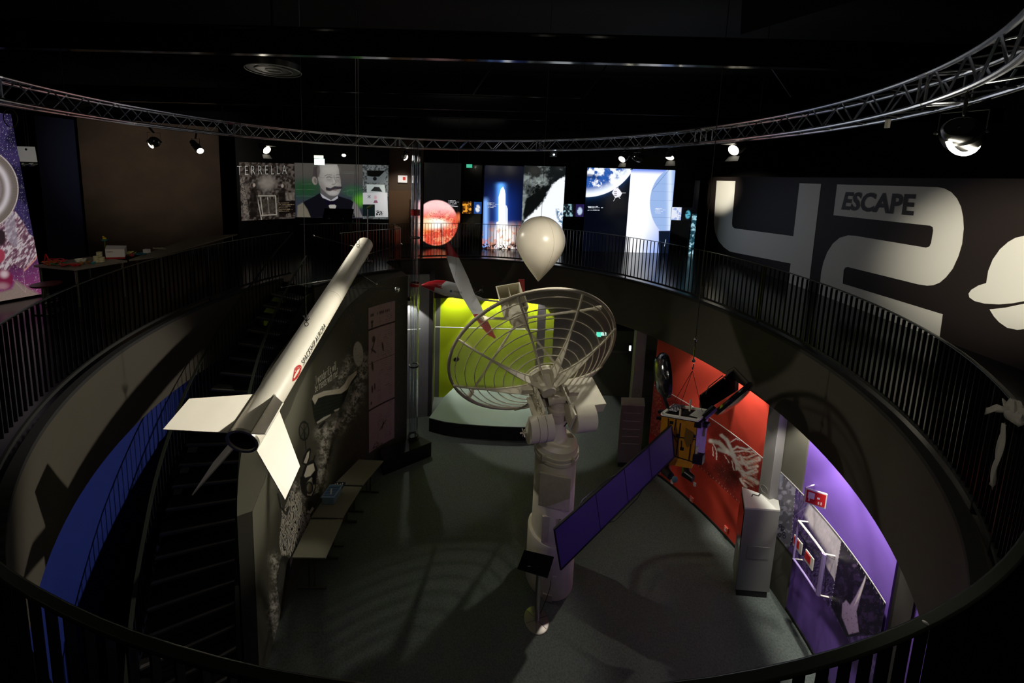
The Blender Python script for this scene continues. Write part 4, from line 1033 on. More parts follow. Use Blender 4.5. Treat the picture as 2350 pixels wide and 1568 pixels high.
def cloud(x, y, u, v):
    n = fbm(x, y, 26, 14, 5); n2 = fbm(x*1.0+y*.6, y-x*.4, 6, 9)
    I = over(base(x, (.006, .008, .009)), sst(.42, .72, n*.75+n2*.25), c8(150, 160, 158))
    I = over(I, ell(x, y, 1238, 440, 26, 26, .5)*sst(.35, .6, n2), (.002, .003, .003)); I = over(I, poly(x, y, cz([(1570, 860), (1620, 620), (1800, 520), (1960, 430), (1900, 640), (1740, 780), (1590, 950)], O3, S3), 4), (.003, .004, .004))
    w_ = poly(x+(n2-.5)*9, y+(fbm(x, y, 4, 3)-.5)*9, cz([(1590, 960), (1700, 850), (1820, 740), (1900, 620), (2000, 440), (2120, 330), (2200, 300), (2200, 1500), (1560, 1500)], O3, S3), 5)
    I = over(I, w_, c8(228, 234, 240)*1.25)
    I = over(I, ell(x, y, 1286, 500, 7, 24, .4, -.3)*sst(.35, .55, n2), c8(60, 110, 150))
    return I
lightbox('cloud_panel', 1199.8, 1294.5, 7.76, 4.77, 150, 250, cloud, GLOW, 'tall light panel of bright swirling clouds behind the balloon', grp='tall light panels')
def earth(x, y, u, v):
    P = cz([(330, -190)], O4, S4)[0]; d = np.hypot(x-P[0], y-P[1]); R_ = 748/S4
    n = fbm(x, y, 12, 21, 5); n2 = fbm((x*.6+y*.8), (y*.6-x*.8)*4, 8, 5)
    c = over(base(x, c8(40, 90, 175)), sst(.44, .6, n), c8(235, 240, 248)*1.2); c = over(c, sst(.5, .7, n2)*sst(.3, .8, u)*.7, c8(190, 215, 245))
    c = over(c, sst(R_-26, R_-3, d), c8(235, 242, 250)*1.25); c = over(c, ell(x, y, 1358, 405, 18, 5, .5, .2)*.8, c8(20, 50, 110))
    I = base(x, (.001, .002, .006)); I = I+c8(30, 70, 120)*(.5*np.exp(-np.clip(d-R_, 0, 99)/5))[..., None]
    I = over(I, 1-sst(R_-.7, R_+.7, d), c)
    s = cz([(690, 500), (720, 440), (770, 430), (790, 450), (830, 505), (805, 550), (735, 568)], O4, S4)
    for l in ([(650, 325), (705, 415), (735, 470)], [(830, 500), (880, 500)], [(735, 568), (712, 612)], [(785, 560), (803, 578)], [(765, 440), (778, 420)]): I = over(I, line(x, y, cz(l, O4, S4), .9, .7), (.9, .9, .95))
    I = over(I, poly(x, y, s, 1), (.95, .93, 1)); 
    for k in range(9): a, b = cz([(725+(k % 3)*14, 480+(k//3)*28)], O4, S4)[0]; I = over(I, ell(x, y, a, b, .9, 1.2, .4), (.08, .05, .12))
    return over(I, rows(x, y, 1349, 1384, (474.5, 477, 482.5), 1.2), (.85, .9, 1))
lightbox('earth_panel', 1345, 1443.5, 7.75, 4.77, 160, 260, earth, GLOW, 'light panel with blue white earth above a tiny cube satellite', grp='tall light panels')
def ball_(x, y, u, v):
    I = over(base(x, c8(240, 242, 248)*1.15), sst(.3, .95, u)*sst(1.05, .75, v)*.75, c8(120, 150, 235)); I = over(I, sst(.93, 1, v), c8(110, 140, 230))
    I = over(I, sst(.35, 0, v)*sst(.2, .6, u)*.6, c8(120, 160, 240))
    c = cz([(1625, 640)], O4, S4)[0]; m = ell(x, y, c[0], c[1], 68, 84, .012)
    k = over(base(x, c8(150, 178, 226)), np.exp(-((x-c[0]+22)/6)**2)*.8, c8(225, 238, 255)); k = over(k, sst(c[0]-12, c[0]-4, x), c8(40, 80, 200))
    for yy in (423, 441, 461, 500, 518): k = over(k, (np.abs(y-yy-.02*(x-c[0])) < .5)*.35, c8(70, 90, 140))
    I = over(I, m*sst(530, 528, y), k); I = over(I, line(x, y, cz([(1240, 470), (1480, 180)], O4, S4), .8), c8(70, 100, 170))
    I = over(I, sst(1511, 1512.5, x)*sst(529, 531, y), (.004, .008, .02)); I = over(I, line(x, y, [(1528, 550), (1525, 565)], 1), (.6, .7, .9))
    I = over(I, sst(.995, 1, u), (.01, .05, .3))
    return over(I, rows(x, y, 1503, 1527, (479, 482, 486, 489), .9)*.8, (1, 1, 1.1))
lightbox('balloon_panel', 1443.8, 1545, 7.74, 4.77, 160, 260, ball_, paintmat('backlit_film_bright', .15, 1.1, lit=False), 'bright white and blue light panel with a huge balloon outline', grp='tall light panels')
def thumb(cols, seed):
    def f(x, y, u, v):
        n = fbm(x, y, 5, seed); I = base(x, cols[0]); I = over(I, sst(.45, .6, n)*(u < .46), cols[1]); I = over(I, (np.abs(u-.53) < .07)*1., (.003, .003, .005))
        I = over(I, (u > .6)*1., cols[2]); return over(I, ell(u, v, .8, .45, .12, .3, .3)*sst(.4, .6, n+.1), cols[3])
    return f
SCR = []
for i, (a, b, ya, yb2, cc_) in enumerate(((1062, 1106, 463.5, 491, [c8(60, 30, 10), c8(240, 160, 50), c8(30, 70, 140), c8(235, 240, 245)]),
        (1294.8, 1342, 469, 497.5, [c8(20, 30, 34), c8(150, 190, 200), c8(40, 30, 80), c8(190, 210, 235)]), (1545.5, 1592, 476.5, 506, [c8(230, 235, 250), c8(160, 180, 230), c8(6, 8, 12), c8(90, 180, 205)]))):
    zt = Y((a+b)/2, ya, 13.2)[2]; zb = Y((a+b)/2, yb2, 13.2)[2]
    SCR.append(lightbox('caption_screen', a, b, zt, zb, 60, 40, thumb(cc_, 30+i), GLOW, 'glowing caption screen', None, None, 13.24))
    xa = Y(a-1, 450, 13.28)[0]; xb = Y(b+.5, 450, 13.28)[0]
    pn_ = MB().box(((xa+xb)/2, 13.34, (UF+7.74)/2), (abs(xb-xa)-.05, .06, 7.74-UF)).build('glossy_partition', BLACKG, None, 'narrow glossy black partition with a small caption screen '+('right of the sun', 'left of the earth', 'right of the balloon picture')[i], 'partition', 'narrow black partitions')
    sc_ = SCR[-1]; sc_.parent = pn_; sc_.matrix_parent_inverse = Matrix.Translation([-q for q in wloc(pn_)])
def teal(x, y, u, v):
    n = fbm(x, y*1., 6, 44); I = over(base(x, c8(20, 60, 74)), sst(.45, .7, n), c8(170, 220, 235)); return over(I, sst(.52, .56, v), (.002, .002, .003))
lightbox('edge_panel', 1594, 1603.5, 7.4, 4.77, 20, 200, teal, GLOW, 'narrow strip of a teal light panel beside the dark partition', yb=13.25)
for o_ in PANELS:
    xs = [(o_.matrix_basis.translation[0]+v_[0]) for v_ in o_.bound_box]
    for xx in (min(xs)+.02, max(xs)-.02): MB().ball(V3(xx, 13.27, 7.72), .022, 10, 8).build('fixing_knob', CHROME, o_)

# ================================================================== TERRELLA / PORTRAIT WALL
PRT = paintmat('self_lit_print', .45, .55)  # front-lit prints: mild glow stands in for the light falling on them
O5, S5 = (530, 360), 5.465
def c5(l): return cz(l, O5, S5)
def terr(x, y, u, v):
    n = fbm(x, y, 5, 2, 5); n2 = fbm(x, y, 1.6, 7)
    I = over(base(x, c8(34, 26, 22)), sst(.35, .75, n)*.8, c8(120, 108, 100)); I = over(I, ell(x, y, *c5([(450, 330)])[0], 18, 16, .6)*.7, c8(170, 160, 150))
    for l in ([(320, 490), (560, 490)], [(325, 490), (385, 790)], [(370, 510), (400, 740)], [(560, 500), (572, 720)], [(460, 510), (478, 700)], [(385, 735), (570, 725)]): I = over(I, line(x, y, c5(l), 2.2, 1), c8(190, 182, 168))
    I = over(I, poly(x, y, c5([(390, 540), (550, 540), (560, 700), (400, 700)]), 2)*.7, c8(70, 62, 54))
    I = over(I, poly(x, y, c5([(110, 250), (170, 260), (230, 760), (170, 820)]), 3)*sst(.4, .6, n2)*.8, c8(150, 140, 130))
    for hx, hy in ((290, 360), (645, 370)):
        I = over(I, poly(x, y, c5([(hx-50, 760), (hx-45, hy+60), (hx-15, hy+30), (hx+25, hy+35), (hx+50, hy+90), (hx+45, 760)]), 2)*.85, c8(22, 16, 14)); I = over(I, ell(x, y, *c5([(hx, hy-5)])[0], 3, 4.2, .3), c8(185, 170, 158))
    I = over(I, poly(x, y, c5([(600, 560), (805, 550), (820, 700), (610, 720)]), 2), c8(20, 14, 12)); I = over(I, rows(x, y, 640, 676, (466, 469.5, 473, 477, 480.5, 484.5)), c8(170, 150, 120))
    I = over(I, poly(x, y, c5([(680, 450), (800, 445), (805, 540), (685, 550)]), 1.5)*(np.sin(x*2.2) > -.3)*.7, c8(160, 150, 140))
    return over(I, line(x, y, c5([(130, 230), (270, 810)]), 1.), (.01, .01, .01))*.8
def wallprint(name, a, b, ya, yb, zt, zb, nu, nv, f, label, m=PRT, cat='poster'):
    A_ = Y(a, 430, ya); B_ = Y(b, 430, yb)
    return printed(name, quadpos(V3(A_[0], A_[1], zb), V3(B_[0], B_[1], zb), V3(B_[0], B_[1], zt), V3(A_[0], A_[1], zt)), nu, nv, f, m, None, .04, (0, 1, 0), label=label, cat=cat, group='large prints on the back wall')
tp = wallprint('history_print', 551, 676, 12.5, 13.55, 7.62, 5.66, 180, 150, terr, 'dark sepia laboratory print with thin spaced lettering across its top')
qa, qb = Y(545, 402, 12.44), Y(658, 399, 13.38); zt_ = .42
text_on('lettering', 'T E R R E L L A', lambda V: qa+V[:, :1]*(qb-qa)[None, :]+V[:, 1:]*V3(0, 0, .3)[None, :]*(1+.0*V[:, :1]), mat('lettering_white', (.8, .8, .78), .5, em=(.8, .8, .75), es=.35), tp, offset=-.02, label='thin white lettering TERRELLA')
def man(x, y, u, v):
    n = fbm(x, y, 14, 4); n2 = fbm(x, y, 1.4, 9)
    I = over(base(x, c8(64, 70, 84)), sst(.6, 0, v)*.0+sst(.35, .9, v)*.7, c8(112, 104, 92))
    I = over(I, ell(x, y, *c5([(940, 400)])[0], 34, 20, .8)*.8, c8(28, 90, 40)); I = over(I, ell(x, y, *c5([(1610, 540)])[0], 12, 14, .7)*.95, c8(120, 210, 60)); I = over(I, ell(x, y, *c5([(1540, 430)])[0], 22, 12, .8)*.7, c8(50, 120, 70))
    for l in ([(810, 410), (1060, 410)], [(820, 492), (1060, 492)], [(890, 342), (1010, 342)], [(1380, 190), (1590, 192)], [(1380, 208), (1590, 210)], [(1390, 440), (1640, 400)]): I = over(I, line(x, y, c5(l), .5, .5)*.5, c8(150, 170, 150))
    I = over(I, (np.abs(np.hypot(x-c5([(1500, 450)])[0][0], y-c5([(1500, 450)])[0][1])-8) < .3)*.4, c8(150, 170, 150))
    # coat
    I = over(I, poly(x, y, c5([(830, 760), (835, 610), (900, 570), (1040, 500), (1120, 450), (1340, 490), (1500, 540), (1580, 600), (1650, 760)]), 2), c8(20, 20, 30))
    I = over(I, poly(x, y, c5([(830, 760), (835, 610), (900, 572), (960, 660), (1000, 760)]), 3), c8(140, 132, 116)); I = over(I, poly(x, y, c5([(1540, 560), (1590, 610), (1655, 760), (1560, 760), (1520, 640)]), 3), c8(150, 146, 146))
    # neck, collar
    I = over(I, poly(x, y, c5([(1115, 380), (1130, 500), (1250, 560), (1340, 500), (1340, 440)]), 1.5), c8(110, 106, 108))
    I = over(I, poly(x, y, c5([(1118, 455), (1180, 500), (1255, 545), (1340, 490), (1342, 520), (1290, 552), (1240, 552), (1150, 515)]), 1), c8(220, 220, 228))
    I = over(I, poly(x, y, c5([(1185, 530), (1250, 560), (1320, 545), (1300, 600), (1240, 590), (1215, 610), (1190, 580)]), 1), c8(22, 14, 38)); I = over(I, poly(x, y, c5([(1225, 612), (1240, 602), (1300, 600), (1322, 615), (1310, 650), (1240, 650)]), 1), c8(222, 218, 210))
    # head
    I = over(I, poly(x, y, c5([(1090, 120), (1035, 130), (1025, 250), (1060, 250), (1100, 300)]), 2), c8(82, 74, 74)); 
    face = c5([(1090, 100), (1330, 95), (1352, 150), (1362, 230), (1375, 290), (1378, 330), (1385, 385), (1372, 430), (1340, 480), (1290, 492), (1240, 485), (1180, 440), (1130, 390), (1105, 340), (1085, 250), (1078, 160)])
    I = over(I, poly(x, y, face, 1.5), c8(196, 190, 184)); I = over(I, poly(x, y, face, 1.5)*sst(1180, 1060, (x-530)*S5)*.6, c8(120, 112, 110)); 
    fm_ = poly(x, y, face, 1.5)
    I = over(I, fm_*sst(1310, 1385, (x-530)*S5)*.35, c8(120, 114, 112)); I = over(I, fm_*ell(x, y, *c5([(1150, 400)])[0], 9, 14, .8, -.5)*.5, c8(128, 118, 114))
    I = over(I, fm_*ell(x, y, *c5([(1232, 300)])[0], 7, 4, .8)*.35, c8(140, 130, 126)); I = over(I, fm_*ell(x, y, *c5([(1340, 300)])[0], 5, 4, .8)*.35, c8(140, 130, 126)); I = over(I, fm_*ell(x, y, *c5([(1225, 335)])[0], 8, 6, .8)*.5, c8(216, 210, 204))
    I = over(I, poly(x, y, c5([(1082, 110), (1110, 108), (1120, 180), (1104, 250), (1078, 262), (1060, 240), (1050, 150)]), 2.5)*.7, c8(74, 66, 66)); I = over(I, fm_*sst(460, 492, (y-360)*S5)*.4, c8(120, 112, 110))
    I = over(I, fm_*ell(x, y, *c5([(1296, 300)])[0], 2.4, 8, .6)*.5, c8(224, 218, 212))
    I = over(I, ell(x, y, *c5([(1050, 300)])[0], 6, 9.5, .15, -.2), c8(170, 158, 150)); I = over(I, ell(x, y, *c5([(1058, 302)])[0], 3, 6, .3, -.2)*.6, c8(90, 78, 74))
    for l, wd, cc in (([(1175, 240), (1215, 222), (1265, 228)], 1.4, (96, 86, 84)), ([(1320, 228), (1345, 220), (1362, 228)], 1.3, (96, 86, 84)), ([(1200, 258), (1235, 250), (1258, 262)], 1.6, (70, 66, 70)), ([(1322, 262), (1342, 256), (1360, 264)], 1.5, (70, 66, 70)),
            ([(1290, 230), (1300, 280), (1318, 320), (1300, 345), (1270, 345)], 1.2, (120, 110, 108)), ([(1110, 262), (1180, 262)], .5, (90, 84, 84)), ([(1265, 262), (1320, 262)], .6, (110, 104, 100))): I = over(I, line(x, y, c5(l), wd, .8)*.85, c8(*cc))
    for q_ in ((1232, 262), (1345, 266)): qx, qy = c5([q_])[0]; I = over(I, (np.abs(np.hypot((x-qx)/1.15, y-qy)-5) < .28)*.6, c8(120, 116, 116))
    I = over(I, poly(x, y, c5([(1190, 380), (1195, 420), (1245, 432), (1300, 405), (1340, 408), (1392, 400), (1395, 372), (1350, 372), (1300, 368), (1250, 395)]), 1.2)*.95, c8(52, 46, 56)); I = over(I, line(x, y, c5([(1195, 402), (1245, 425), (1300, 395), (1350, 395), (1392, 388)]), 2, 1), c8(60, 54, 62))
    I = over(I, ell(x, y, *c5([(1300, 415)])[0], 6, 1.2, .5), c8(120, 84, 90)); I = over(I, ell(x, y, *c5([(1280, 455)])[0], 11, 5, .6)*.6, c8(225, 220, 218)); I = over(I, ell(x, y, *c5([(1240, 160)])[0], 16, 10, .8)*.5, c8(226, 220, 212))
    I = over(I, line(x, y, c5([(1560, 100), (1545, 745)]), .8), (.01, .01, .01))
    return I*(.92+.16*n2)[..., None]*.8
wallprint('portrait_print', 677, 832, 13.56, 13.7, 7.66, 5.7, 260, 190, man, 'portrait print of a moustached man in dark coat and bow tie')
def docs(x, y, u, v):
    n = fbm(x, y, 3, 12); I = over(base(x, c8(60, 66, 66)), sst(.4, .6, n)*.6, c8(150, 156, 156))
    I = over(I, poly(x, y, c5([(1705, 170), (1935, 175), (1940, 330), (1710, 320)]), 1), c8(120, 128, 130)); I = over(I, poly(x, y, c5([(1705, 170), (1935, 175), (1860, 250), (1770, 250), (1710, 240)]), 1), c8(8, 8, 8)); I = over(I, ell(x, y, *c5([(1805, 275)])[0], 4.5, 4.5, .2), c8(20, 22, 24))
    I = over(I, poly(x, y, c5([(1700, 345), (1925, 350), (1940, 450), (1705, 448)]), 1), c8(205, 215, 212)); I = over(I, poly(x, y, c5([(1750, 430), (1800, 375), (1860, 380), (1900, 440)]), 1.5), c8(40, 44, 44))
    I = over(I, poly(x, y, c5([(1632, 450), (1960, 450), (1970, 755), (1805, 755), (1805, 598), (1640, 598)]), .8), c8(226, 226, 228)); 
    I = over(I, line(x, y, c5([(1715, 485), (1752, 515)]), .9)+line(x, y, c5([(1752, 485), (1715, 515)]), .9)+line(x, y, c5([(1733, 478), (1733, 522)]), .9), c8(60, 60, 90)); I = over(I, ell(x, y, *c5([(1812, 510)])[0], 3.4, 4.6, .3), c8(226, 180, 190)); I = over(I, poly(x, y, c5([(1785, 580), (1800, 545), (1830, 545), (1845, 580)]), 1), c8(150, 90, 120))
    I = over(I, poly(x, y, c5([(1645, 598), (1803, 598), (1806, 745), (1648, 745)]), .8), c8(20, 32, 34)); I = over(I, poly(x, y, c5([(1820, 672), (1910, 678), (1912, 742), (1820, 736)]), .8)*(fbm(x, y, 1.3, 3) > .5), c8(30, 32, 36))
    return I*.95
wallprint('document_print', 832.5, 891, 13.7, 13.76, 7.66, 5.68, 110, 190, docs, 'print of old photographs and white documents beside the portrait')
# brown walls either side, wall behind the prints
CURT = mat('brown_wall_panel', rgb(74, 58, 46), .85, noise=.35, nscale=1.3, bump=.3, bscale=90)
def flatwall(name, a, b, z0, z1, m, thick=.1):
    a = np.array(a, float); b = np.array(b, float); nn = nrm(np.cross(np.append(b-a, 0), (0, 0, 1)))*thick
    if nn[1] < 0: nn = -nn
    A_ = V3(a[0], a[1], z0); B_ = V3(b[0], b[1], z0); up_ = V3(0, 0, z1-z0)
    return MB().hexa([A_, B_, B_+nn, A_+nn], [A_+up_, B_+up_, B_+nn+up_, A_+nn+up_]).build(name, m, kind='structure')
wq = [Y(540, 430, 12.45)+[0, .1, 0], Y(676, 430, 13.64)+[0, .02, 0], Y(892, 430, 13.86)]
flatwall('wall_print_left', wq[0][:2], wq[1][:2], UF, 8.6, BLACKM)
flatwall('wall_print_right', wq[1][:2], wq[2][:2], UF, 8.6, BLACKM)
ca = Y(190, 430, 10.4); cb = Y(507, 430, 12.4)
flatwall('wall_brown', ca[:2], cb[:2], UF, 8.7, CURT)
flatwall('wall_dark_blue', Y(95, 430, 9.6)[:2]-[.0, 0], ca[:2]-[.08, .0], UF, 8.6, mat('dark_blue_wall', rgb(14, 22, 60), .7))
wb0 = Y(880, 430, 14.05); wb1 = Y(965, 430, 14.05)
flatwall('wall_brown_back', wb0[:2]-[.6, 0], wb1[:2]+[.1, 0], UF, 8.6, mat('brown_back_wall', rgb(96, 74, 58), .6))
dr = Y(893, 437, 13.98); dl = Y(948, 437, 13.98)
dm_ = MB().box(((dr[0]+dl[0])/2, 13.99, (dr[2]+UF)/2), (dl[0]-dr[0], .06, dr[2]-UF)).build('door_1', mat('brown_door', rgb(120, 92, 70), .3), kind='structure')
MB().box((dl[0]-.1, 13.94, dr[2]-.9), (.03, .05, 1.2)).build('door_handle', BLACK, dm_)
MB().box((dr[0]-.03, 13.97, (dr[2]+UF)/2), (.06, .1, dr[2]-UF+.05)).build('door_frame', BLACK, dm_)
def sign(name, c, w_, h_, m, label, cat='sign', d=.05): 
    return MB().box(c, (w_, d, h_)).build(name, m, None, label, cat)
c = Y(924, 411, 13.9); s = thing('wall_sign', c-[0, 0, .12], 'white and red wall sign beside the clear tubes', 'sign')
MB().box(c, (.34, .03, .26)).build('board', mat('sign_white', (.8, .78, .75), .4, em=(1, .95, .9), es=.5), s); MB().box(c+[.06, -.02, .02], (.1, .01, .12)).build('symbol', mat('sign_red', rgb(214, 60, 50), .4, em=rgb(214, 60, 50), es=.5), s)
c = Y(733, 368, 12.2); s = thing('exit_sign', c-[0, 0, .15], 'white glowing two part sign box above the portrait', 'sign')
MB().box(c+[0, 0, -.05], (.31, .06, .2)).build('light_box', mat('exit_glow', (.8, 1, .9), .4, em=(.75, 1, .88), es=1.6), s); MB().box(c+[-.02, 0, .11], (.28, .06, .09)).build('cover', mat('exit_glow_warm', (.8, 1, .9), .4, em=(.95, 1, .8), es=1.2), s)
MB().tube([c+[-.1, 0, .15], c+[-.1, 0, 3]], .006, 6).build('hanger', BLACK, s)
c = Y(1077, 381, 13.1); s = thing('exit_sign', c-[0, 0, .06], 'small dim green sign between the sun panel and the rocket panel', 'sign')
MB().box(c, (.2, .05, .12)).build('light_box', mat('green_exit', (.1, .6, .4), .4, em=(.08, .6, .36), es=.8), s); MB().tube([c+[0, 0, .06], V3(c[0], c[1], 10.76)], .005, 5).build('hanger', BLACK, s)
c = Y(1379, 768, 11.6); s = thing('exit_sign', c-[0, 0, .07], 'green and white glowing exit sign seen through the mesh dish', 'sign')
MB().box(c-[.07, 0, 0], (.14, .05, .14)).build('pictogram', mat('green_exit2', (.1, .8, .6), .4, em=(.1, .8, .55), es=1.6), s); MB().box(c+[.09, 0, .02], (.15, .05, .1)).build('arrow_field', mat('exit_white', (.8, 1, .95), .4, em=(.7, 1, .9), es=1.2), s)
MB().tube([c+[0, 0, .05], c+[0, 0, LZ-c[2]]], .008, 6).build('hanger', BLACK, s)
c = Y(1446, 799, 10.9); s = thing('wall_lamp', c-[0, 0, .09], 'small white wall lamp left of the grey pillar', 'lamp')
MB().box(c, (.04, .04, .16)).build('tube', mat('tube_white', (1, 1, 1), .4, em=(.85, .95, 1), es=3), s); MB().box(c+[.0, .03, .1], (.1, .08, .04)).build('bracket', BLACK, s)
# projector hung left of the brown wall
c = Y(62, 355, 7.3); s = thing('projector', c-[0, 0, .25], 'white square projector box hanging beside the astronaut banner', 'projector')
pw = [Y(38, 336, 7.3), Y(80, 337, 7.3), Y(86, 372, 7.3), Y(46, 371, 7.3)]
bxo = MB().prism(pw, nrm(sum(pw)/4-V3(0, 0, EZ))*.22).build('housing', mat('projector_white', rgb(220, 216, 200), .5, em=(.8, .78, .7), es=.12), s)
MB().lathe(Y(60, 343, 7.29), (0, -1, 0), [(0, .001), (0, .022), (.004, .022)], 16).build('port', BLACK, bxo)
for q_ in (50, 71): MB().lathe(Y(q_, 379, 7.4), (0, -1, -.3), [(-.1, .03), (0, .042), (.02, .03), (.02, .001)], 16).build('lens', mat('lens_glass', (.4, .4, .36), .15, metal=.8), s)
for q_ in (60, 66): MB().tube([Y(q_, 337, 7.4), V3(Y(q_, 337, 7.4)[0], 7.4, 10.7)], .008, 6).build('drop_rod', BLACK, s)

# ================================================================== ASTRONAUT BANNER
bA = Z(101, 674, UF+.04); bB = Z(0, 692, UF+.04); bd = bB-bA; bL = bA+bd*1.9
tA = Y(25, 262, bA[1]); tL = tA+bd*1.9
O6, S6 = (0, 270), 3.563
def astro(x, y, u, v):
    n = fbm(x, y, 40, 3); n2 = fbm(x, y, 7, 6); sp = fbm(x, y, 1.6, 11, 2)
    I = over(base(x, c8(34, 28, 66)), sst(.4, .65, n)*.6, c8(84, 68, 130)); I = over(I, sst(.3, 0, v)*.8, c8(170, 70, 130))
    I = over(I, sst(.74, .82, sp), c8(210, 205, 215))
    P = lambda a, b: cz([(a, b)], O6, S6)[0]
    # lower ground and moons
    I = over(I, poly(x, y, cz([(-700, 1400), (0, 1430), (100, 1400), (130, 1330), (240, 1400), (380, 1480), (380, 1700), (-700, 1700)], O6, S6), 8)*.7, c8(170, 164, 140))
    # suit
    suit = cz([(-120, 760), (110, 748), (150, 800), (200, 870), (240, 950), (285, 985), (303, 1060), (318, 1110), (300, 1150), (200, 1252), (120, 1200), (60, 1260), (-120, 1280)], O6, S6)
    fold = fbm(x*1.2+y*.9, (y-x)*.35, 4.5, 31); sm_ = poly(x, y, suit, 2)
    c = over(base(x, c8(170, 130, 146)), sst(.5, .62, fold), c8(240, 226, 232)); c = over(c, sst(.48, .36, fold)*.8, c8(96, 50, 78)); I = over(I, sm_, c)
    I = over(I, poly(x, y, cz([(35, 850), (110, 760), (150, 1040), (120, 1060), (60, 1000)], O6, S6), 2)*.6, c8(190, 180, 196))
    I = over(I, line(x, y, cz([(200, 1252), (290, 1160), (318, 1090)], O6, S6), 3, 2), c8(236, 160, 150))
    # umbrella like helmet disc with rays
    cx, cy = P(-191, 588); d = np.hypot(x-cx, y-cy); an = np.arctan2(y-cy, x-cx); R_ = 343/S6
    ray_ = .5+.5*np.sin(an*150)
    c = over(base(x, c8(150, 136, 128)), ray_*.5, c8(96, 84, 80)); c = over(c, np.exp(-((d-R_*.74)/(R_*.07))**2), c8(250, 240, 245)); c = over(c, (d > R_*.975)*1., c8(235, 220, 215)); c = over(c, (d < R_*.6)*.5, c8(190, 170, 180))
    I = over(I, 1-sst(R_-.8, R_+.8, d), c)
    m = ell(x, y, *P(30, 1325), 21, 23, .06); c = over(base(x, c8(150, 40, 80)), ell(x, y, *P(35, 1280), 9, 8, .7), c8(250, 220, 230)); c = over(c, ell(x, y, *P(20, 1380), 14, 8, .7)*.7, c8(210, 170, 180)); I = over(I, m, c)
    I = over(I, ell(x, y, *P(0, 1130), 12, 16, .2), c8(190, 70, 96)); I = over(I, ell(x, y, *P(10, 980), 10, 18, .2), c8(60, 44, 50))
    for l in ([(190, 1250), (210, 1430)], [(110, 1330), (210, 1430)]): I = over(I, line(x, y, cz(l, O6, S6), .8, .6)*.7, c8(230, 190, 200))
    return I
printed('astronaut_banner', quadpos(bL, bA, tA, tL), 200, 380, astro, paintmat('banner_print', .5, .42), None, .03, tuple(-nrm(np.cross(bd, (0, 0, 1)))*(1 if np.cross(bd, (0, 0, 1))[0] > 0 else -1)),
        label='tall purple star field banner with a silver suited astronaut at the left edge', cat='banner')

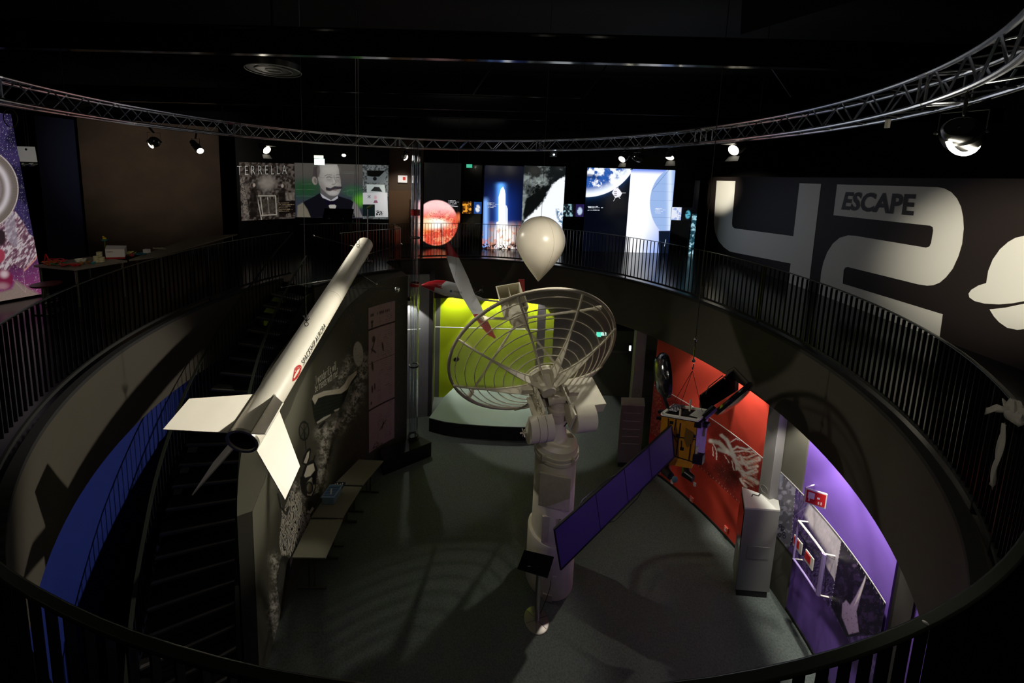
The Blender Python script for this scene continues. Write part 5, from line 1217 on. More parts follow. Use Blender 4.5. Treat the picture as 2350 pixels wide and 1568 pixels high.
# ================================================================== PRINTS ON THE LOWER WALLS
MUR = paintmat('mural_print', .75)
O7, S7 = (600, 760), 2.377
def c7(l): return cz(l, O7, S7)
WALLC = rgb(78, 76, 63)
def mural(x, y, u, v):
    I = base(x, WALLC); n = fbm(x, y, 9, 3, 5); n2 = fbm(x, y, 2.4, 14, 4); nf = fbm(x*1.5, y*.8, 3.2, 22, 4)
    # dust trail
    tr = 0
    for l, w_ in (([(560, 160), (500, 420), (430, 510), (330, 560)], 60), ([(340, 560), (345, 690), (310, 850)], 50), ([(300, 840), (240, 980), (260, 1080)], 60), ([(70, 1240), (90, 1350), (60, 1560), (100, 1700)], 50), ([(480, 160), (440, 260), (420, 300)], 40), ([(190, 830), (220, 960)], 40)):
        d = 1e9
        L_ = c7(l)
        for a, b in zip(L_[:-1], L_[1:]): d = np.minimum(d, segd(x, y, a, b))
        tr = np.maximum(tr, np.exp(-(d/(w_/S7*.55))**2))
    I = over(I, np.clip(tr*sst(.38, .72, n*.55+n2*.45)*1.2, 0, 1)*.9, c8(226, 220, 208))
    I = over(I, (fbm(x, y, 1.3, 40, 2) > .87)*(x > 790)*.6, c8(190, 186, 176))
    # moon
    m = ell(x, y, *c7([(528, 125)])[0], 11.5, 28, .08, -.05); I = over(I, m, c8(206, 200, 186)); I = over(I, m*sst(.66, .72, n2)*.5, c8(120, 116, 104)); I = over(I, ell(x, y, *c7([(560, 175)])[0], 10, 16, .8)*.7*sst(.4, .6, n2), c8(150, 146, 136))
    # whale
    wh = c7([(273, 385), (278, 352), (330, 330), (400, 318), (425, 312), (450, 290), (470, 255), (500, 225), (520, 212), (524, 240), (500, 280), (478, 300), (470, 335), (452, 380), (425, 425), (395, 445), (350, 480), (300, 512), (285, 470)])
    wm = poly(x, y, wh, 1.2); I = over(I, wm, c8(10, 13, 7))
    I = over(I, poly(x, y, c7([(276, 372), (282, 352), (340, 328), (425, 314), (452, 290), (474, 250), (520, 214), (520, 236), (492, 272), (468, 318), (436, 340), (350, 352), (310, 366), (292, 402)]), 1), c8(218, 210, 190))
    for k in range(5): I = over(I, line(x, y, c7([(282, 395+k*22), (360, 375+k*20), (445, 355+k*14)]), .6, .5)*wm*.6, c8(80, 84, 66))
    I = over(I, poly(x, y, c7([(300, 498), (340, 470), (380, 452), (376, 462), (340, 486), (306, 506)]), 1), c8(200, 196, 180)); I = over(I, poly(x, y, c7([(396, 432), (426, 420), (420, 432), (400, 440)]), 1), c8(200, 196, 180))
    I = over(I, poly(x, y, c7([(345, 488), (352, 496), (325, 530), (308, 538), (318, 514)]), 1), c8(22, 22, 16)); I = over(I, line(x, y, c7([(300, 372), (320, 350), (385, 334), (386, 318)]), .5, .4)*.7, c8(90, 84, 70))
    # propeller, hat, child with goggles
    K_ = c8(8, 8, 6); Wt = c8(232, 226, 206)
    px, py = c7([(232, 545)])[0]; q_ = np.hypot((x-px)/11, (y-py)/20.5); I = over(I, (np.abs(q_-1) < .12)*1., K_)
    for l in ([(210, 585), (256, 505)], [(214, 520), (250, 572)], [(232, 500), (234, 590)], [(236, 560), (243, 650)]): I = over(I, line(x, y, c7(l), 1.6, .6), K_)
    I = over(I, poly(x, y, c7([(222, 725), (228, 690), (250, 645), (265, 636), (272, 650), (262, 700), (250, 740)]), 1), K_); I = over(I, poly(x, y, c7([(230, 718), (250, 664), (262, 654), (258, 690), (246, 724)]), 1), Wt)
    I = over(I, poly(x, y, c7([(218, 880), (210, 830), (228, 760), (242, 724), (285, 700), (308, 760), (300, 800), (296, 860), (275, 912), (240, 905)]), 1.2), K_)
    I = over(I, poly(x, y, c7([(232, 790), (250, 735), (284, 722), (292, 760), (268, 790), (240, 800)]), 1), Wt); I = over(I, poly(x, y, c7([(244, 830), (270, 800), (294, 800), (290, 858), (272, 900), (250, 896)]), 1), Wt)
    I = over(I, ell(x, y, *c7([(260, 855)])[0], 9.5, 15, .1), K_); I = over(I, ell(x, y, *c7([(261, 856)])[0], 6, 10.5, .15), c8(130, 124, 108)); I = over(I, ell(x, y, *c7([(286, 815)])[0], 4, 11, .15), K_); I = over(I, line(x, y, c7([(268, 885), (280, 876)]), 1, .5), K_)
    I = over(I, line(x, y, c7([(292, 680), (284, 706)]), 3, 1), K_); I = over(I, line(x, y, c7([(215, 800), (222, 840)]), 4, 1), K_)
    I = over(I, poly(x, y, c7([(244, 1000), (238, 930), (268, 905), (310, 880), (322, 900), (300, 950), (275, 1000)]), 1.5), c8(60, 58, 48)); I = over(I, poly(x, y, c7([(246, 990), (270, 955), (288, 968), (268, 998)]), 1), Wt)
    I = over(I, poly(x, y, c7([(250, 930), (268, 925), (285, 945), (262, 985), (252, 975)]), 1), K_)
    coat = c7([(92, 890), (105, 940), (112, 1010), (100, 1080), (98, 1170), (108, 1220), (150, 1235), (160, 1290), (180, 1200), (240, 1090), (246, 1050), (222, 980), (215, 920), (190, 880), (160, 870), (120, 985)])
    cm = poly(x, y, coat, 1.2); st = np.sin((x*.9+16*fbm(x, y*.6, 9, 22, 2))*1.5-y*.1); I = over(I, cm, c8(222, 216, 200)); I = over(I, cm*(st > .35)*(n2 > .36), K_); I = over(I, cm*(fbm(x, y, 1.6, 77) > .76), K_)
    I = over(I, line(x, y, c7([(90, 890), (105, 960), (135, 1000), (150, 960)]), 5, 2)*.9, K_)
    I = over(I, poly(x, y, c7([(84, 1400), (84, 1330), (110, 1230), (150, 1220), (150, 1330), (112, 1545), (100, 1500)]), 1.5)*.85, c8(26, 26, 20)); I = over(I, ell(x, y, *c7([(110, 1340)])[0], 8, 34, .2, .12)*.7, c8(84, 82, 72))
    return I
def murpos(u, v):
    a = 209-(209-117.3)*u; sh = u.shape; R_ = np.interp(a, ANG, RM)-.006; zt = np.interp(a, ANG, ZT)-.01
    return np.stack([CX+R_*np.cos(np.radians(a)), CY+R_*np.sin(np.radians(a)), zt*v], -1)
mp = printed('wall_mural', murpos, 620, 420, mural, MUR, None, label='large curved mural with whale, moon and goggled child behind the folding tables', cat='mural')
def mtext(body, a, b, hgt):
    pa_, pb_ = np.array(a, float), np.array(b, float)
    def fn(V):
        out = []
        for q_ in V:
            p = pa_+(pb_-pa_)*q_[0]; p = p+V3(-.12, -1)[:2]*hgt*(q_[1]-.3)
            ang_ = None; r_ = 3.2
            for _ in range(4):
                w_ = RD(p[0], p[1], r_-.014); ang_ = math.degrees(math.atan2(w_[1]-CY, w_[0]-CX)) % 360; r_ = rmur(ang_)
            out.append(w_)
        return np.array(out)
    text_on('lettering', body, fn, mat('mural_letters', rgb(236, 232, 214), .7), mp, shear=.3, offset=-.004, label='handwritten pale lettering')
mtext('I wonder if it will', (725, 877), (772, 842), 19); mtext('be friends with me?', (723, 896), (776, 857), 19)
# information banner on the mural wall
PINK = paintmat('banner_paper', .7)
def infob(x, y, u, v):
    I = base(x, c8(176, 150, 150)); n = fbm(x, y, 2.2, 9)
    for k in (.14, .33, .56, .68, .83): pass
    for f in (.855, .30): I = over(I, (np.abs(v-f) < .006)*1., c8(50, 30, 30))
    I = over(I, (np.abs(v-.62) < .002)*.8, c8(60, 40, 40)); I = over(I, (np.abs(v-.945) < .009)*(vnoise(u*26, v*0, 3) > .3)*(u > .08)*(u < .8)*.8, c8(70, 50, 50))
    tl = (np.sin(v*420) > .5)*(u > .35)*(u < .9)*(vnoise(u*30, np.floor(v*67), 5) > .35)*(fbm(u, v, .14, 6) > .46); I = over(I, tl*.45, c8(90, 66, 66))
    for cx_, cy_, rx, ry, ro in ((.14, .9, .05, .012, 0), (.14, .875, .03, .02, 0), (.2, .78, .06, .022, 0), (.18, .735, .1, .012, .5), (.2, .7, .11, .008, -.2), (.55, .705, .05, .025, -.6), (.15, .6, .05, .03, -.5), (.14, .44, .035, .026, -.4), (.24, .45, .03, .024, -.4), (.1, .345, .03, .012, 0), (.55, .14, .13, .007, .2), (.55, .14, .04, .014, .8)): I = over(I, ell(u, v, cx_, cy_, rx, ry, .2, ro)*.9, c8(50, 34, 36))
    I = over(I, poly(u, v, [(.08, .0), (.3, .055), (.38, .03), (.6, .0)], .01)*(n > .45)*.8, c8(50, 34, 36))
    return I
def ibpos(u, v):
    A_ = RD(846, 708, 3.42); B_ = RD(908, 694, 3.5); aa = math.degrees(math.atan2(A_[1]-CY, A_[0]-CX)); ab = math.degrees(math.atan2(B_[1]-CY, B_[0]-CX))
    a = aa+(ab-aa)*u; R_ = np.interp(a, ANG, RM)-.02; return np.stack([CX+R_*np.cos(np.radians(a)), CY+R_*np.sin(np.radians(a)), .42+(A_[2]-.42)*v], -1)
printed('information_banner', ibpos, 60, 260, infob, PINK, None, label='tall faded pink information banner with small rocket drawings, right of the mural', cat='banner')
# red band
def rred(a): return 5.47-.1*(a-8)/22
O8, S8 = (1600, 940), 6.533
def redband(x, y, u, v):
    n = fbm(x, y, 12, 5); n2 = fbm(x, y, 3, 8); n3 = fbm(x+y*.4, (y-x*.5)*3, 6, 15, 3)
    I = over(base(x, c8(176, 52, 44)), sst(.35, .7, n)*.5, c8(120, 30, 34)); I = over(I, ell(x, y, *cz([(470, 1000)], O8, S8)[0], 42, 22, .8, .6)*.85, c8(60, 26, 24)); I = over(I, (fbm(x, y, 1.2, 60, 2) > .84)*.6, c8(240, 190, 180))
    W_ = c8(255, 244, 240)*1.05
    fl = [([(200, 470), (330, 500), (420, 600), (540, 700), (620, 850), (700, 980), (900, 1100)], 9), ([(360, 390), (440, 450), (500, 580), (560, 700)], 7), ([(320, 600), (430, 640), (500, 660)], 7), ([(520, 610), (600, 560), (740, 600), (860, 560), (930, 620)], 4), ([(500, 490), (580, 440), (700, 480), (800, 530), (880, 540)], 2), ([(540, 640), (700, 620), (860, 640)], 3), ([(600, 720), (760, 720), (900, 660)], 4), ([(620, 800), (780, 800), (920, 740)], 10), ([(640, 700), (720, 820), (760, 880), (900, 850)], 6), ([(600, 880), (720, 960), (880, 900)], 6), ([(700, 960), (820, 970), (900, 930)], 4), ([(230, 560), (240, 700)], 1.5), ([(240, 520), (290, 620), (290, 750)], 2), ([(410, 690), (480, 800)], 1.3), ([(520, 780), (550, 910)], 2), ([(570, 800), (585, 910)], 2), ([(650, 1040), (680, 1100), (740, 1160)], 5), ([(700, 1060), (830, 1150)], 3), ([(720, 1000), (860, 1050)], 3)]
    for l, w_ in fl:
        l2 = cz(l, O8, S8); I = over(I, line(x+(n2-.5)*3, y+(fbm(x, y, 3, 19)-.5)*3, l2, w_*.95+.6, max(1, w_*.6))*.95, W_)
    I = over(I, poly(x, y, cz([(560, 600), (930, 600), (920, 900), (860, 1170), (700, 1160), (640, 980), (600, 800)], O8, S8), 6)*sst(.52, .6, n3)*.8, c8(245, 160, 140))
    sc = poly(x, y, [(1472, 880), (1520, 890), (1520, 1010), (1478, 990)], 3)*sst(.54, .58, fbm(x, y, 4, 66)); I = over(I, sc*.6, c8(240, 130, 120)); I = over(I, sst(1520, 1500, x)*.4, c8(226, 110, 96))
    I = over(I, ((v > .012) & (v < .035))*((np.abs((x*.9) % 6-3) < .55)*1.)*.8, c8(240, 200, 190))
    return I
def arcpos(a0, a1, rf, z0, z1):
    def f(u, v):
        a = a0+(a1-a0)*u; R_ = rf(a); return np.stack([CX+R_*np.cos(np.radians(a)), CY+R_*np.sin(np.radians(a)), z0+(z1-z0)*v], -1)
    return f
printed('red_wall_print', arcpos(29.9, 1.8, lambda a: rred(a)-.008, .98, 2.25), 420, 130, redband, paintmat('gloss_print', .4), None, label='long print band with white flame swirls on the red wall', cat='wall print')
MB().ringbox(0, 0, 0, 0, 1.6, 29.9, 44, rf=lambda a: (rred(a)-.004, rred(a), 2.252, 2.27)).build('light_strip', mat('white_strip', (.75, .72, .7), .4), None, 'thin white strip above the flame print on the red wall', 'light strip')
MB().ringbox(5.55, 5.554, 2.252, 2.27, -22.9, 1.2, 40).build('light_strip', mat('white_strip', (.9, .9, .85)), None, 'thin white strip above the rocket launch print on the purple wall', 'light strip')
O9, S9 = (1760, 1040), 3.409
def c9(l): return cz(l, O9, S9)
def purband(x, y, u, v):
    n = fbm(x, y, 10, 5, 5); n2 = fbm(x, y, 2.5, 8); n3 = fbm(x*3+y, (y-x)*.8, 9, 12)
    I = over(base(x, c8(64, 46, 104)), sst(.35, .7, n3)*.8, c8(130, 100, 176))
    g = poly(x, y, c9([(40, 60), (225, 240), (190, 720), (150, 760), (60, 700)]), 1.5); c = over(base(x, c8(110, 108, 120)), sst(.45, .65, n), c8(170, 168, 186)); c = over(c, ell(x, y, *c9([(90, 190)])[0], 9, 18, .5)*.7, c8(190, 196, 226)); I = over(I, g, c)
    for a, b in ((105, 570), (120, 600), (132, 630), (125, 590), (135, 655), (100, 640)): I = over(I, ell(x, y, *c9([(a, b)])[0], 4, 4.5, .2), c8(44, 40, 60)); I = over(I, ell(x, y, *c9([(a, b)])[0], 2, 2, .4)*.6, c8(150, 146, 170))
    # aurora over mountain
    mt = c9([(225, 560), (250, 580), (320, 640), (400, 760), (440, 830), (470, 900), (520, 980), (560, 1100), (520, 1170), (180, 720)])
    au = poly(x, y, c9([(300, 480), (330, 560), (460, 760), (540, 1000), (600, 640), (420, 470), (330, 400)]), 12); I = over(I, au*(.7+.3*n3), c8(255, 244, 255)); I = over(I, ell(x, y, *c9([(505, 940)])[0], 7, 26, .5, -.35), c8(250, 235, 248))
    rk = poly(x, y, mt, 2); c = over(base(x, c8(46, 34, 78)), sst(.42, .6, fbm(x-y*.6, (x*.6+y)*2, 5, 9))*.8, c8(120, 96, 160)); I = over(I, rk, c)
    for l, w_ in (([(240, 640), (280, 800)], 3), ([(300, 690), (300, 830)], 3), ([(250, 620), (300, 700), (400, 760)], 4), ([(300, 730), (400, 790)], 6), ([(460, 930), (455, 1060)], 3), ([(440, 790), (530, 835)], 1)): I = over(I, line(x, y, c9(l), w_, 1.2)*.85, c8(26, 18, 50))
    for l in ([(190, 670), (245, 560), (215, 490), (310, 420)], [(200, 515), (250, 516)], [(245, 560), (300, 450)]): I = over(I, line(x, y, c9(l), .9, .6)*.8, c8(160, 140, 200))
    # night launch
    nt_ = poly(x, y, c9([(590, 640), (980, 1160), (940, 1420), (620, 1440), (500, 1190)]), 1); c = over(base(x, c8(24, 14, 42)), sst(.5, .75, n)*.5, c8(80, 56, 112)); I = over(I, nt_, c)
    I = over(I, poly(x, y, c9([(777, 940), (775, 970), (745, 1060), (730, 1130), (700, 1240), (720, 1400), (640, 1420), (585, 1280), (590, 1180), (620, 1150), (650, 1190), (700, 1110), (750, 1010)]), 3)*sst(.25, .5, n2+.12), c8(196, 166, 214)); I = over(I, poly(x, y, c9([(776, 950), (770, 1000), (735, 1110), (700, 1170), (680, 1200), (740, 1040)]), 2), c8(248, 236, 244))
    I = over(I, ell(x, y, *c9([(685, 882)])[0], 5, 3, .7)*.6, c8(140, 110, 160)); I = over(I, (fbm(x, y, 1.1, 61, 2) > .86)*nt_*.6, c8(190, 160, 210))
    for a, b in ((c9([(590, 640)])[0], c9([(500, 1190)])[0]), (c9([(225, 240)])[0], c9([(190, 700)])[0])):
        d = segd(x, y, a, b); I = over(I, ((d < .8) & ((y % 9) < 2.2))*.9, c8(230, 220, 240))
    I = over(I, ((v > .968) & (v < .985))*((np.abs((x*1.2) % 9-3) < .7)*1.)*.8, c8(236, 226, 244))
    return I
printed('purple_wall_print', arcpos(1.3, -22.9, lambda a: 5.554+0*a, 1.08, 2.25), 520, 190, purband, paintmat('gloss_print', .4), None, label='violet print band with aurora mountain and night rocket launch on the purple wall', cat='wall print')

# ================================================================== LOWER FLOOR THINGS
PLAT = mat('stage_carpet', rgb(150, 168, 160), .7, noise=.12, nscale=180, bump=.1, bscale=250)
sp_ = [(-.88, 10.08), (-.45, 9.93), (0, 9.86), (.43, 9.82), (1.1, 9.78), (1.77, 9.78), (2.2, 9.86), (2.45, 10.0), (2.4, 11.68), (-.2, 11.68), (-.52, 11.1)]
t = thing('curved_platform', (.8, 10.6, 0), 'low curved platform with grey green top and black front before the lime wall', 'platform')
MB().prism([V3(a, b, 0) for a, b in sp_], (0, 0, .4)).build('black_front', BLACKM, t); MB().prism([V3(a, b, .4) for a, b in sp_], (0, 0, .02)).build('top', PLAT, t)
sk_ = Y(1041, 909, 11.7); MB().box(sk_+[0, .02, 0], (.09, .05, .12)).build('wall_socket', mat('socket_lime', rgb(200, 210, 90), .5), None, 'small socket on the lime wall above the platform', 'socket', bevel=.01)
BXB = [Z(870, 1030, .4), Z(960, 1000, .4), Z(990, 1015, .4), Z(880, 1058, .4)]
MB().prism([p-[0, 0, .4] for p in BXB], (0, 0, .4)).build('black_plinth', BLACK, None, 'low black plinth below the information banner and clear tubes', 'plinth')
# clear tube column
tb = Z(950, 1004, .4); t = thing('tube_column', (tb[0], tb[1], .4), 'tall column of clear acrylic tubes with red collars rising from the black plinth', 'tube display')
for r_, ox, oy in ((.115, 0, 0), (.035, -.04, 0), (.03, .05, .02)):
    MB().lathe(V3(tb[0]-.02+ox, tb[1]+oy, 0), (0, 0, 1), [(.42, r_), (8.1, r_)], 32).lathe(V3(tb[0]-.02+ox, tb[1]+oy, 0), (0, 0, 1), [(8.1, r_-.006), (.42, r_-.006)], 32).build('clear_tube', GLASS, t, normals=False)
for py, h_ in ((487, .14), (652, .09)):
    zc_ = Y(920, py, tb[1])[2]; MB().lathe(V3(tb[0]-.02, tb[1], zc_), (0, 0, 1), [(-h_/2, .117), (-h_/2, .122), (h_/2, .122), (h_/2, .117)], 32).build('red_collar', mat('collar_red', rgb(150, 20, 22), .35), t)
for py in (838, 545): MB().lathe(V3(tb[0]-.02, tb[1], Y(930, py, tb[1])[2]), (0, 0, 1), [(-.015, .117), (-.015, .135), (.015, .135), (.015, .117)], 32).build('clamp_ring', BLACK, t)
MB().lathe(V3(tb[0]-.02, tb[1], .4), (0, 0, 1), [(0, .16), (.03, .16), (.03, .12), (.06, .12)], 32).build('base_ring', BLACK, t)
MB().tube([V3(tb[0]-.12, tb[1]-.1, .42), V3(tb[0]-.12, tb[1]-.1, .6), V3(tb[0]+.05, tb[1]-.12, .66), V3(tb[0]+.05, tb[1]-.12, .42)], .012, 8).build('guard_bar', BLACK, t)
# grey kiosks and pillars
def kiosk(tops, zt, label, screen=None, lines=False):
    P = [Z(a, b, zt) for a, b in tops]; c = sum(P)/4
    t = thing('kiosk_cabinet', (c[0], c[1], 0), label, 'cabinet', 'grey kiosk cabinets by the pillars')
    MB().prism([V3(p[0], p[1], .13) for p in P], (0, 0, zt-.15)).build('body', GREYM, t, bevel=.006)
    MB().prism([V3(p[0], p[1], zt-.02)+(p-c)*V3(.01, .01, 0) for p in P], (0, 0, .03)).build('top', mat('kiosk_top', rgb(170, 170, 162), .45), t)
    MB().prism([V3(p[0], p[1], 0)*1+(c-p)*V3(.1, .1, 0) for p in P], (0, 0, .14)).build('plinth', BLACKM, t)
    f0, f1 = P[1], P[2]; n_ = nrm(np.cross(f1-f0, (0, 0, 1)))*.006
    if n_[1] > 0: n_ = -n_
    d_ = f1-f0
    def rect(u0, u1, z0, z1, m, nm, par=t, k=1.):
        a = f0+d_*u0; b = f0+d_*u1; q_ = [V3(a[0], a[1], z0), V3(b[0], b[1], z0), V3(b[0], b[1], z1), V3(a[0], a[1], z1)]
        return MB().prism([p+n_*0 for p in q_], n_*k).build(nm, m, par)
    if lines:
        for zz in (1.5, 1.28, 1.06, .86, .66): rect(.12, .86, zz, zz+.008, mat('kiosk_line', rgb(190, 188, 184), .5), 'engraved_line')
    else: rect(.2, .84, .78, 1.02, mat('kiosk_door', rgb(104, 104, 100), .5), 'service_door')
    return t, P
kR, PR = kiosk([(1703, 1119), (1710, 1166), (1790, 1172), (1786, 1150)], 1.75, 'tall pale grey kiosk cabinet at the right pillar, on a black plinth')
kL, PL_ = kiosk([(1426, 913), (1426, 929), (1480, 931), (1478, 914)], 1.72, 'brownish grey kiosk cabinet with engraved lines at the left pillar', lines=True)
s_ = MB(); a, b = PR[0], PR[1]; s_.prism([V3(a[0], a[1], .9)+[-.012, 0, 0], V3(b[0], b[1], .9)+[-.012, 0, 0], V3(b[0], b[1], 1.68)+[-.012, 0, 0], V3(a[0], a[1], 1.68)+[-.012, 0, 0]], (-.004, 0, 0)); s_.build('screen', BLACKG, kR)
c = Z(1725, 1140, 1.76); MB().tube([c, c+[.06, .05, .0], c+[.12, .0, .02], c+[.2, .06, .01]], .008, 6).build('cable', RUBBER, kR)
def pillar(pa, pb, zt, label, yo=0):
    A_ = RD(*pa, 5.31)*V3(1, 1, 0); B_ = RD(*pb, 5.36 if yo < .05 else 5.5)*V3(1, 1, 0); d_ = B_-A_; n_ = nrm(V3(-d_[1], d_[0], 0))*.2
    if n_[1] < 0: n_ = -n_
    t = thing('square_pillar', (A_+B_)/2+n_/2, label, 'pillar', 'grey square pillars under the upper floor')
    MB().prism([A_, B_, B_+n_, A_+n_], (0, 0, LZ-.01)).build('shaft', mat('pillar_grey', rgb(128, 126, 122), .6), t, bevel=.008)
    c = (A_+B_)/2+[0, 0, zt+.13]-n_*.01
    MB().tube([c-n_*.02+.065*(math.cos(q_)*nrm(d_)+math.sin(q_)*V3(0, 0, 1)) for q_ in np.linspace(0, 2*math.pi, 24, endpoint=False)], .006, 6, closed=True).build('ring_mark', mat('ring_mark', rgb(110, 108, 102), .5), t)
    return t
pillar((1737, 1152), (1764, 1155), 1.75, 'grey square pillar rising behind the right kiosk cabinet', .012)
pillar((1448, 925), (1472, 926), 1.72, 'grey square pillar between the dark room and the red wall', .06)
# sockets on red wall
for px, py, nm in ((1512, 1094, 'left, under the satellite'), (1585, 1148, 'middle'), (1660, 1216, 'right, next to the grey kiosk')):
    p = RD(px, py, 5.385); p[2] = max(p[2], .12); e = nrm(V3(p[0]-CX, p[1]-CY, 0)); p2 = V3(CX, CY, p[2])+e*(rred(math.degrees(math.atan2(e[1], e[0])))-.02)
    t = thing('wall_socket', p2-[0, 0, .05], 'small red double socket low on the red wall, '+nm, 'socket', 'sockets along the red wall')
    MB().box(p2, (.035, .09, .12), (e, (-e[1], e[0], 0), (0, 0, 1))).build('cover', mat('socket_red', rgb(226, 96, 80), .5), t, bevel=.008)
    MB().box(p2-e*.02+[0, 0, .025], (.004, .04, .03), (e, (-e[1], e[0], 0), (0, 0, 1))).box(p2-e*.02-[0, 0, .025], (.004, .04, .03), (e, (-e[1], e[0], 0), (0, 0, 1))).build('outlets', mat('socket_white', rgb(236, 200, 190), .5), t)
# fire signs
RS = mat('fire_sign_red', rgb(206, 34, 30), .4)
def wallframe(px, py, r_):
    p = RD(px, py, r_); e = nrm(V3(p[0]-CX, p[1]-CY, 0)); return p, e, V3(-e[1], e[0], 0)
cS = RD(1871, 1143, 5.2); vS = nrm(V3(cS[0], cS[1], 0)); hz = nrm(V3(vS[1], -vS[0], 0)); hz = nrm(hz+.35*vS); L_s = .245
zA = cS[2]+.115; zB = cS[2]-.115; nn = nrm(V3(hz[1], -hz[0], 0))*.012; pS = [cS-hz*L_s/2]*4; pS[3] = V3(pS[0][0], pS[0][1], zB)
t = thing('fire_hose_sign', pS[3], 'red fire hose sign projecting from the purple wall on a bracket', 'sign')
q_ = [V3(pS[0][0], pS[0][1], zB), V3(pS[0][0], pS[0][1], zB)+hz*L_s, V3(pS[0][0], pS[0][1], zA)+hz*L_s, V3(pS[0][0], pS[0][1], zA)]
MB().prism([p-nn for p in q_], nn*2).build('board', WHITEM, t)
cq = sum(q_)/4; fd = nn*1.15*(1 if (nn@(V3(0, 0, EZ)-cq)) > 0 else -1)
def onsign(u0, u1, v0, v1, m, nm, k=1.): 
    f_ = lambda u, v: cq+(q_[1]-q_[0])*(u-.5)+(q_[3]-q_[0])*(v-.5)+fd*k
    return MB().prism([f_(u0, v0), f_(u1, v0), f_(u1, v1), f_(u0, v1)], fd*.06).build(nm, m, t)
onsign(.06, .94, .07, .93, RS, 'red_field'); onsign(.14, .44, .4, .82, WHITEM, 'hose_symbol', 1.08); onsign(.18, .24, .2, .4, WHITEM, 'hose_symbol', 1.08); onsign(.56, .68, .5, .62, WHITEM, 'valve_symbol', 1.08); onsign(.62, .68, .16, .34, WHITEM, 'flame_symbol', 1.08); onsign(.74, .8, .16, .36, WHITEM, 'flame_symbol', 1.08)
MB().tube([q_[3]+[0, 0, 0], RD(1868, 1113, 5.3), RD(1868, 1113, 5.57)], .008, 6).build('bracket', WHITEM, t)
for px, py, nm in ((1831, 1250, 'left'), (1857, 1285, 'right')):
    p, e, tt = wallframe(px, py, 5.5)
    t = thing('safety_sign', p-[0, 0, .1], 'small red and white safety sign on the violet print, the '+nm+' one', 'sign', 'small safety signs on the purple wall')
    MB().box(p, (.015, .17, .2), (e, tt, (0, 0, 1))).build('board', WHITEM, t); MB().box(p-e*.01+tt*.02+[0, 0, .01], (.006, .11, .13), (e, tt, (0, 0, 1))).build('red_field', RS, t)
# violet pipe frame in front of purple wall
fr_ = [RD(*cz([(250, 530)], O9, S9)[0], 5.42), RD(*cz([(452, 760)], O9, S9)[0], 5.42), RD(*cz([(400, 1110)], O9, S9)[0], 5.42)]
fr_[1][2] = fr_[0][2]
aF = [math.atan2(p[1]-CY, p[0]-CX) for p in fr_]; top_ = [V3(CX+5.42*math.cos(a), CY+5.42*math.sin(a), fr_[0][2]) for a in np.linspace(aF[0], aF[1], 8)]; zb_ = fr_[2][2]
bot_ = [V3(p[0], p[1], zb_) for p in top_]
t = thing('fire_cabinet_frame', bot_[0], 'pale violet tubular frame with clear cover standing off the purple wall', 'frame')
MB().tube(top_, .018, 8).build('top_bar', WHITEM, t); MB().tube([top_[-1], bot_[-1]], .028, 8).build('upright', mat('violet_pipe', rgb(160, 140, 200), .4), t); MB().tube(bot_, .018, 8).build('bottom_bar', mat('violet_pipe'), t)
MB().tube([top_[0], bot_[0]], .014, 8).build('upright', mat('violet_pipe'), t)
for p in (top_[0], bot_[-1], top_[-1], bot_[0]):
    e = nrm(V3(p[0]-CX, p[1]-CY, 0)); MB().tube([p, p+e*.15], .01, 6).build('stand_off', WHITEM, t)
# information stand
sb_ = Z(1231, 1424, 0); t = thing('information_stand', sb_, 'steel information stand with tilted black panel and round base in front of the telescope', 'stand')
bs_ = MB().lathe(sb_, (0, 0, 1), [(0, .001), (0, .205), (.008, .205), (.014, .19), (.016, .001)], 48); bs_.build('round_base', mat('base_steel', (.3, .28, .26), .42, metal=1.), t, normals=False)
sl_ = MB()
for k in range(6):
    a = k*math.pi/3+.3; sl_.bar(sb_+[.03*math.cos(a), .03*math.sin(a), .0165], sb_+[.19*math.cos(a), .19*math.sin(a), .0155], .004, .002)
sl_.build('base_grooves', BLACK, t)
pnl = [Y(1203, 1262, 5.62), Y(1272, 1278, 5.55), Y(1257, 1327, 5.32), Y(1187, 1305, 5.39)]
cpn = sum(pnl)/4; MB().lathe(V3(sb_[0], sb_[1], 0), (0, 0, 1), [(.01, .045), (cpn[2]-.06, .045)], 24, caps=True).build('pole', STEEL, t)
npn = nrm(np.cross(pnl[1]-pnl[0], pnl[3]-pnl[0])); npn = npn if npn[2] > 0 else -npn
po = MB().prism([p-npn*.03 for p in pnl], npn*.03).build('panel', BLACKG, t, bevel=.004)
MB().box(cpn-npn*.06, (.12, .12, .06)).build('bracket', BLACK, t); MB().tube([Y(1264, 1333, 5.75), Y(1262, 1350, 5.7), Y(1252, 1380, 5.6), Y(1240, 1408, 5.56)], .005, 6).build('power_cord', RUBBER, None, 'thin black cord hanging between the telescope base and the information stand', 'cable')
MB().box(V3(0, 0, 0)+Y(1214, 1300, 5.36)+npn*.0, (.05, .004, .004)).build('panel_mark', mat('panel_mark', (.3, .3, .3), .4), t)
